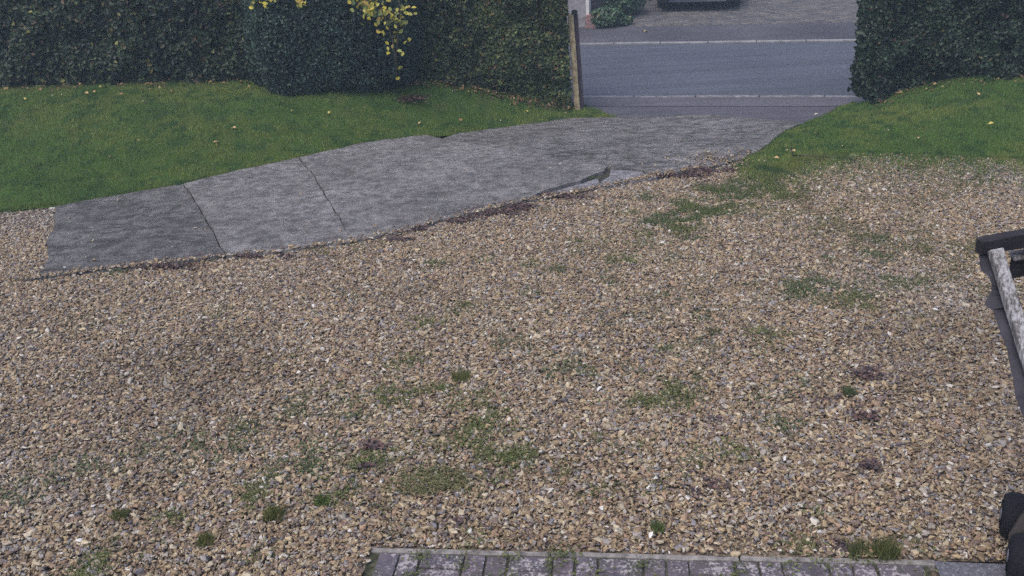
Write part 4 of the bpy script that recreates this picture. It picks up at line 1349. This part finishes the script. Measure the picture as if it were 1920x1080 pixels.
# parked car on the block-paved drive
def car():
    g = gp(1307, 24)
    root = empty('parked_car', 'dark blue car parked nose-on on the block-paved drive across the road', 'car', g, RA)
    MP = mat_plain('dark_blue_paint', (0.012, 0.018, 0.035), 0.25, 0.5, 0.05, 2, bump=0)
    MB = mat_plain('black_plastic', (0.006, 0.006, 0.007), 0.8, 0.3, 0.1, 8)
    MT = mat_plain('tyre_rubber', (0.014, 0.014, 0.015), 0.85, 0.2, 0.1, 20)
    MR = mat_plain('alloy_rim', (0.35, 0.36, 0.38), 0.35, 0.5, 0.05, 5, 0.8, 0)
    MG = mat_plain('car_glass', (0.01, 0.013, 0.016), 0.06, 0.6, 0.02, 2, bump=0)
    ML = mat_plain('headlamp_lens', (0.42, 0.47, 0.50), 0.12, 0.6, 0.1, 10, bump=0)
    MPL = mat_plain('number_plate_white', (0.72, 0.72, 0.70), 0.5, 0.3, 0.04, 4, bump=0)
    # body: cross sections along the length (y from nose to tail)
    secs = [  # y, halfw_low, halfw_mid, halfw_top, z_low, z_mid, z_top
        (-0.02, 0.62, 0.66, 0.55, 0.24, 0.46, 0.66),
        (0.10, 0.82, 0.86, 0.72, 0.20, 0.50, 0.76),
        (0.40, 0.89, 0.94, 0.80, 0.20, 0.56, 0.86),
        (1.10, 0.92, 0.96, 0.82, 0.20, 0.60, 0.98),
        (1.35, 0.92, 0.96, 0.80, 0.20, 0.62, 1.04),
        (2.60, 0.93, 0.965, 0.82, 0.20, 0.64, 1.03),
        (3.60, 0.92, 0.96, 0.82, 0.20, 0.66, 1.04),
        (4.10, 0.88, 0.92, 0.78, 0.24, 0.68, 1.04),
        (4.25, 0.74, 0.80, 0.66, 0.34, 0.70, 1.00)]
    V, F = [], []
    for (y, a, b, c, z0, z1, z2) in secs:
        V += [(-a, y, z0), (-b, y, (z0 + z1) / 2), (-b, y, z1), (-c - 0.05, y, z2 - 0.04), (-c * 0.6, y, z2), (c * 0.6, y, z2), (c + 0.05, y, z2 - 0.04), (b, y, z1), (b, y, (z0 + z1) / 2), (a, y, z0)]
    m = 10
    for i in range(len(secs) - 1):
        for k in range(m):
            F.append((i * m + k, i * m + (k + 1) % m, (i + 1) * m + (k + 1) % m, (i + 1) * m + k))
    F.append(tuple(range(m))); F.append(tuple((len(secs) - 1) * m + k for k in range(m))[::-1])
    body = link('body', py_mesh('body', V, [f[::-1] for f in F], True), MP, root)
    # cabin
    cs = [(1.25, 0.80, 1.00), (1.95, 0.66, 1.50), (2.6, 0.66, 1.56), (3.5, 0.64, 1.52), (4.15, 0.74, 1.02)]
    V, F = [], []
    for (y, w, z) in cs:
        V += [(-0.82, y, 1.0), (-w, y, z - 0.03), (-w + 0.08, y, z), (w - 0.08, y, z), (w, y, z - 0.03), (0.82, y, 1.0)]
    for i in range(4):
        for k in range(5):
            F.append((i * 6 + k + 1, i * 6 + k, (i + 1) * 6 + k, (i + 1) * 6 + k + 1))
    F.append((0, 1, 2, 3, 4, 5)); F.append((29, 28, 27, 26, 25, 24))
    link('roof', py_mesh('roof', V, F, False), MP, root)
    def quad(name, pts, mat, par=root): return link(name, py_mesh(name, pts, [(0, 1, 2, 3)]), mat, par)
    quad('windscreen', [(-0.70, 1.33, 1.075), (0.70, 1.33, 1.075), (0.58, 1.90, 1.482), (-0.58, 1.90, 1.482)], MG)
    for s in (-1, 1):
        quad('side_window', [(s * 0.812, 1.75, 1.06), (s * 0.812, 2.65, 1.06), (s * 0.70, 2.6, 1.47), (s * 0.70, 2.02, 1.43)], MG)
        quad('side_window', [(s * 0.812, 2.72, 1.06), (s * 0.812, 3.8, 1.06), (s * 0.69, 3.45, 1.44), (s * 0.70, 2.68, 1.47)], MG)
        box('headlight', (0.30, 0.16, 0.13), (s * 0.64, 0.09, 0.64), ML, root, s * 0.35, 0.04, 3, True)
        box('fog_light', (0.12, 0.05, 0.07), (s * 0.66, 0.035, 0.36), ML, root, s * 0.35, 0.02, 2, True)
        box('mirror', (0.20, 0.12, 0.14), (s * 1.0, 1.55, 1.05), MP, root, 0, 0.04, 3, True)
    bm = bmesh.new(); bm_box(bm, (1.76, 0.22, 0.20), Matrix.Translation((0, 0.10, 0.30)), 0.07, 4)
    link('bumper', bm_mesh('bumper', bm, True), MB, root)
    box('grille', (0.86, 0.06, 0.12), (0, -0.005, 0.565), MB, root, 0, 0.02)
    box('number_plate', (0.52, 0.014, 0.11), (-0.10, -0.022, 0.385), MPL, root, 0, 0.003)
    for s in (-1, 1):
        for y in (0.85, 3.45):
            w = tube('wheel', [(s * 0.74, y, 0.315), (s * 0.77, y, 0.315), (s * 0.90, y, 0.315), (s * 0.93, y, 0.315)], [0.29, 0.315, 0.315, 0.29], MT, root, 24)
            tube('rim', [(s * 0.915, y, 0.315), (s * 0.936, y, 0.315), (s * 0.94, y, 0.315)], [0.21, 0.205, 0.05], MR, w, 20)
car()

# ------------------------------------------------------------------ timber stand at the edge of the forecourt
def stand():
    SY = 3.55
    MW = mat_wood('peeling_white_paint_on_timber', (0.09, 0.08, 0.078), (0.36, 0.355, 0.365), 0.485, (0, 0.32, 0), (22, 22, 2.5))
    MD = mat_wood('blackened_timber', (0.022, 0.020, 0.024), (0.05, 0.043, 0.048), 0.42, (0, 0, 0), (1.5, 12, 12))
    MF_ = mat_plain('torn_roofing_felt', (0.050, 0.048, 0.058), 0.95, 0.15, 0.3, 9)
    a = at(1834, 462, SY)
    dirx = (at(1930, 445, SY + 0.02) - at(1834, 462, SY))
    dirx = dirx.normalized()
    q0 = at(1866, 468, SY - 0.03)
    q1 = at(1934, 690, SY - 0.30)
    dl = (q1 - q0).normalized()
    foot = q0 + dl * (q0.z / -dl.z)
    root = empty('timber_stand', 'weathered timber stand with dark top board and peeling white leg', 'stand', (foot.x, foot.y, 0))
    R0 = Vector((foot.x, foot.y, 0))
    L = 1.5
    a = Vector((a.x, a.y, a.z))
    # top board, dark
    pa = a - R0
    pb = pa + dirx * L
    beam('top_board', pa, pb, 0.045, 0.066, (0, -0.12, 1), MD, root, 0.004, 0.0015, 11)
    # lower dark rail with a pale ledge on it
    r0 = at(1895, 502, SY + 0.05) - R0
    r1 = r0 + dirx * (L - 0.16)
    beam('lower_rail', r0, r1, 0.022, 0.098, (0, -0.12, 1), MD, root, 0.003, 0.0015, 12)
    l0 = r0 + Vector((0, -0.014, 0.056))
    beam('ledge', l0 + dirx * -0.012, l0 + dirx * (L - 0.16), 0.048, 0.012, (0, -0.55, 1), MW, root, 0.002)
    # legs: two in front, two behind
    up = Vector((0, -0.8, 0.5))
    for s in (0, 1):
        t0 = (q0 - R0) + dirx * (s * (L - 0.14))
        f0 = Vector((0, 0, 0)) if s == 0 else Vector((t0.x + (t0.x - (q0 - R0).x - dirx.x * (L - 0.14)) - (q0.x - R0.x) * -0.55, 0, 0))
        if s == 1:
            f0 = Vector((t0.x + 0.25, foot.y - R0.y, 0))
        beam('leg', t0, f0, 0.050, 0.034, up, MW, root, 0.003, 0.002, 13 + s)
        bk = Vector((f0.x + (0.45 if s == 0 else 0.1), 0.45, 0))
        beam('back_leg', t0 + Vector((0.16 if s == 0 else 0, 0.05, 0.0)), bk, 0.05, 0.034, Vector((0, 0.8, 0.4)), MD, root, 0.003, 0.002, 15 + s)
    # nails on the front leg
    for px, py in ((1866, 480), (1879, 517)):
        p = at(px, py, SY - 0.03) - R0
        tube('nail', [p + Vector((0, 0.02, 0)), p + Vector((0, -0.022, 0.008)), p + Vector((0.006, -0.028, 0.0))], [0.004, 0.004, 0.006], M_IRON, root, 6)
    # ragged felt hanging along the leg
    left = [(1837, 474), (1838, 500), (1841, 508), (1848, 514), (1855, 520), (1860, 533), (1860, 546), (1855, 556), (1847, 569), (1850, 575), (1859, 580), (1865, 586), (1869, 600), (1873, 615), (1881, 636), (1889, 655), (1893, 676), (1896, 692), (1901, 712), (1904, 741), (1911, 760), (1917, 778), (1928, 806), (1944, 850), (1950, 890), (1972, 940)]
    V, F = [], []
    for i, (px, py) in enumerate(left):
        t = (py - 474) / 220
        Y = SY + 0.0 - 0.27 * t
        lp = at(px, py, Y) - R0
        rp = at(1872 + (py - 468) * 0.305, py, Y + 0.012) - R0
        mid = (lp + rp) / 2 + Vector((0, 0.012 * math.sin(i * 1.3), 0))
        for p in (lp, mid, rp):
            V.append(p)
        for p in (lp, mid, rp):
            V.append(p + Vector((0, 0.006, 0.002)))
    n = len(left)
    for i in range(n - 1):
        b, c = i * 6, i * 6 + 6
        F += [(b, c, c + 1, b + 1), (b + 1, c + 1, c + 2, b + 2), (b + 3, b + 4, c + 4, c + 3), (b + 4, b + 5, c + 5, c + 4), (b, b + 3, c + 3, c), (b + 2, c + 2, c + 5, b + 5)]
    fo = link('felt_strip', py_mesh('felt_strip', V, F, False), MF_, root)
    fo['label'] = 'ragged torn grey felt hanging beside the leg'
stand()

# ------------------------------------------------------------------ small wheeled garden cart
def cart():
    MT = mat_plain('black_cart_tyre', (0.006, 0.006, 0.009), 0.9, 0.3, 0.2, 25)
    MH = mat_plain('grey_plastic_hub', (0.15, 0.15, 0.18), 0.5, 0.4, 0.1, 10)
    MBD = mat_plain('brown_grey_plastic_tub', (0.060, 0.052, 0.048), 0.38, 0.4, 0.15, 6, bump=0.1)
    g = gp(1888, 1012)
    root = empty('garden_cart', 'black-wheeled garden cart with brown-grey tub beside the tarmac path', 'cart', (g.x, g.y, 0.0), math.radians(-27))
    R = 0.105
    def wheel(x, y, s):
        prof = [(-0.054, 0.045), (-0.060, 0.066), (-0.056, 0.083), (-0.044, 0.096), (-0.026, 0.103), (-0.008, 0.105), (0.008, 0.105), (0.026, 0.103), (0.044, 0.096), (0.056, 0.083), (0.060, 0.066), (0.054, 0.045)]
        w = tube('wheel', [(x + a, y, R + 0.006) for a, r in prof], [r for a, r in prof], MT, root, 28)
        tube('hub', [(x - s * 0.01, y, R + 0.006), (x + s * 0.050, y, R + 0.006), (x + s * 0.062, y, R + 0.006)], [0.058, 0.055, 0.02], MH, w, 20)
    yf_, yn = 0.03, -0.27
    wheel(0.02, yf_, -1); wheel(0.05, yn, -1)
    wheel(0.62, yf_, 1); wheel(0.62, yn, 1)
    tube('axle', [(0.0, yf_, R), (0.65, yf_, R)], 0.012, MH, root, 8)
    tube('axle', [(0.0, yn, R), (0.65, yn, R)], 0.012, MH, root, 8)
    # tub: lofted rounded rectangles standing between the wheels
    V, F = [], []
    lv = [(0.06, 0.0, 0.64, 0.045), (0.11, -0.008, 0.65, 0.05), (0.20, 0.018, 0.62, 0.055), (0.32, 0.07, 0.57, 0.10), (0.42, 0.09, 0.55, 0.13), (0.43, 0.10, 0.54, 0.125), (0.43, 0.115, 0.525, 0.11), (0.16, 0.10, 0.54, 0.05)]
    m = 32
    for z, x0, x1, b in lv:
        for k in range(m):
            t = 2 * PI * k / m
            c, s = math.cos(t), math.sin(t)
            V.append(((x0 + x1) / 2 + math.copysign(abs(c) ** 0.4, c) * (x1 - x0) / 2, -0.12 + math.copysign(abs(s) ** 0.6, s) * b, z))
    for i in range(len(lv) - 1):
        for k in range(m):
            F.append((i * m + k, i * m + (k + 1) % m, (i + 1) * m + (k + 1) % m, (i + 1) * m + k))
    F.append(tuple(range(m))[::-1]); F.append(tuple((len(lv) - 1) * m + k for k in range(m)))
    link('tub', py_mesh('tub', V, F, True), MBD, root)
    box('chassis', (0.50, 0.26, 0.03), (0.33, -0.12, 0.105), MH, root, 0, 0.012)
    tube('handle', [(0.335, -0.23, 0.11), (0.335, -0.45, 0.30), (0.335, -0.58, 0.62)], 0.012, M_IRON, root, 8)
    tube('grip', [(0.25, -0.58, 0.62), (0.42, -0.58, 0.62)], 0.016, MT, root, 8)
cart()
# ------------------------------------------------------------------ thin bluish haze volume, added to lift the blacks like lens flare
hz, hnt, hb = new_mat('black_lift_haze')
for nd in list(hnt.nodes):
    if nd.type != 'OUTPUT_MATERIAL': hnt.nodes.remove(nd)
pv = hnt.nodes.new('ShaderNodeVolumePrincipled')
pv.inputs['Color'].default_value = (0.70, 0.84, 1.0, 1)
pv.inputs['Density'].default_value = 0.0044
pv.inputs['Anisotropy'].default_value = 0.2
hnt.links.new(pv.outputs[0], [n for n in hnt.nodes if n.type == 'OUTPUT_MATERIAL'][0].inputs['Volume'])
bm = bmesh.new(); bm_box(bm, (1020, 1320, 6.2), Matrix.Translation((0, 360, 1.1)))
hzo = link('haze', bm_mesh('haze', bm), hz)
tag(hzo, 'thin bluish haze added over the drive and road to lift the blacks', 'haze', kind='stuff')
print('objects', len(bpy.data.objects))
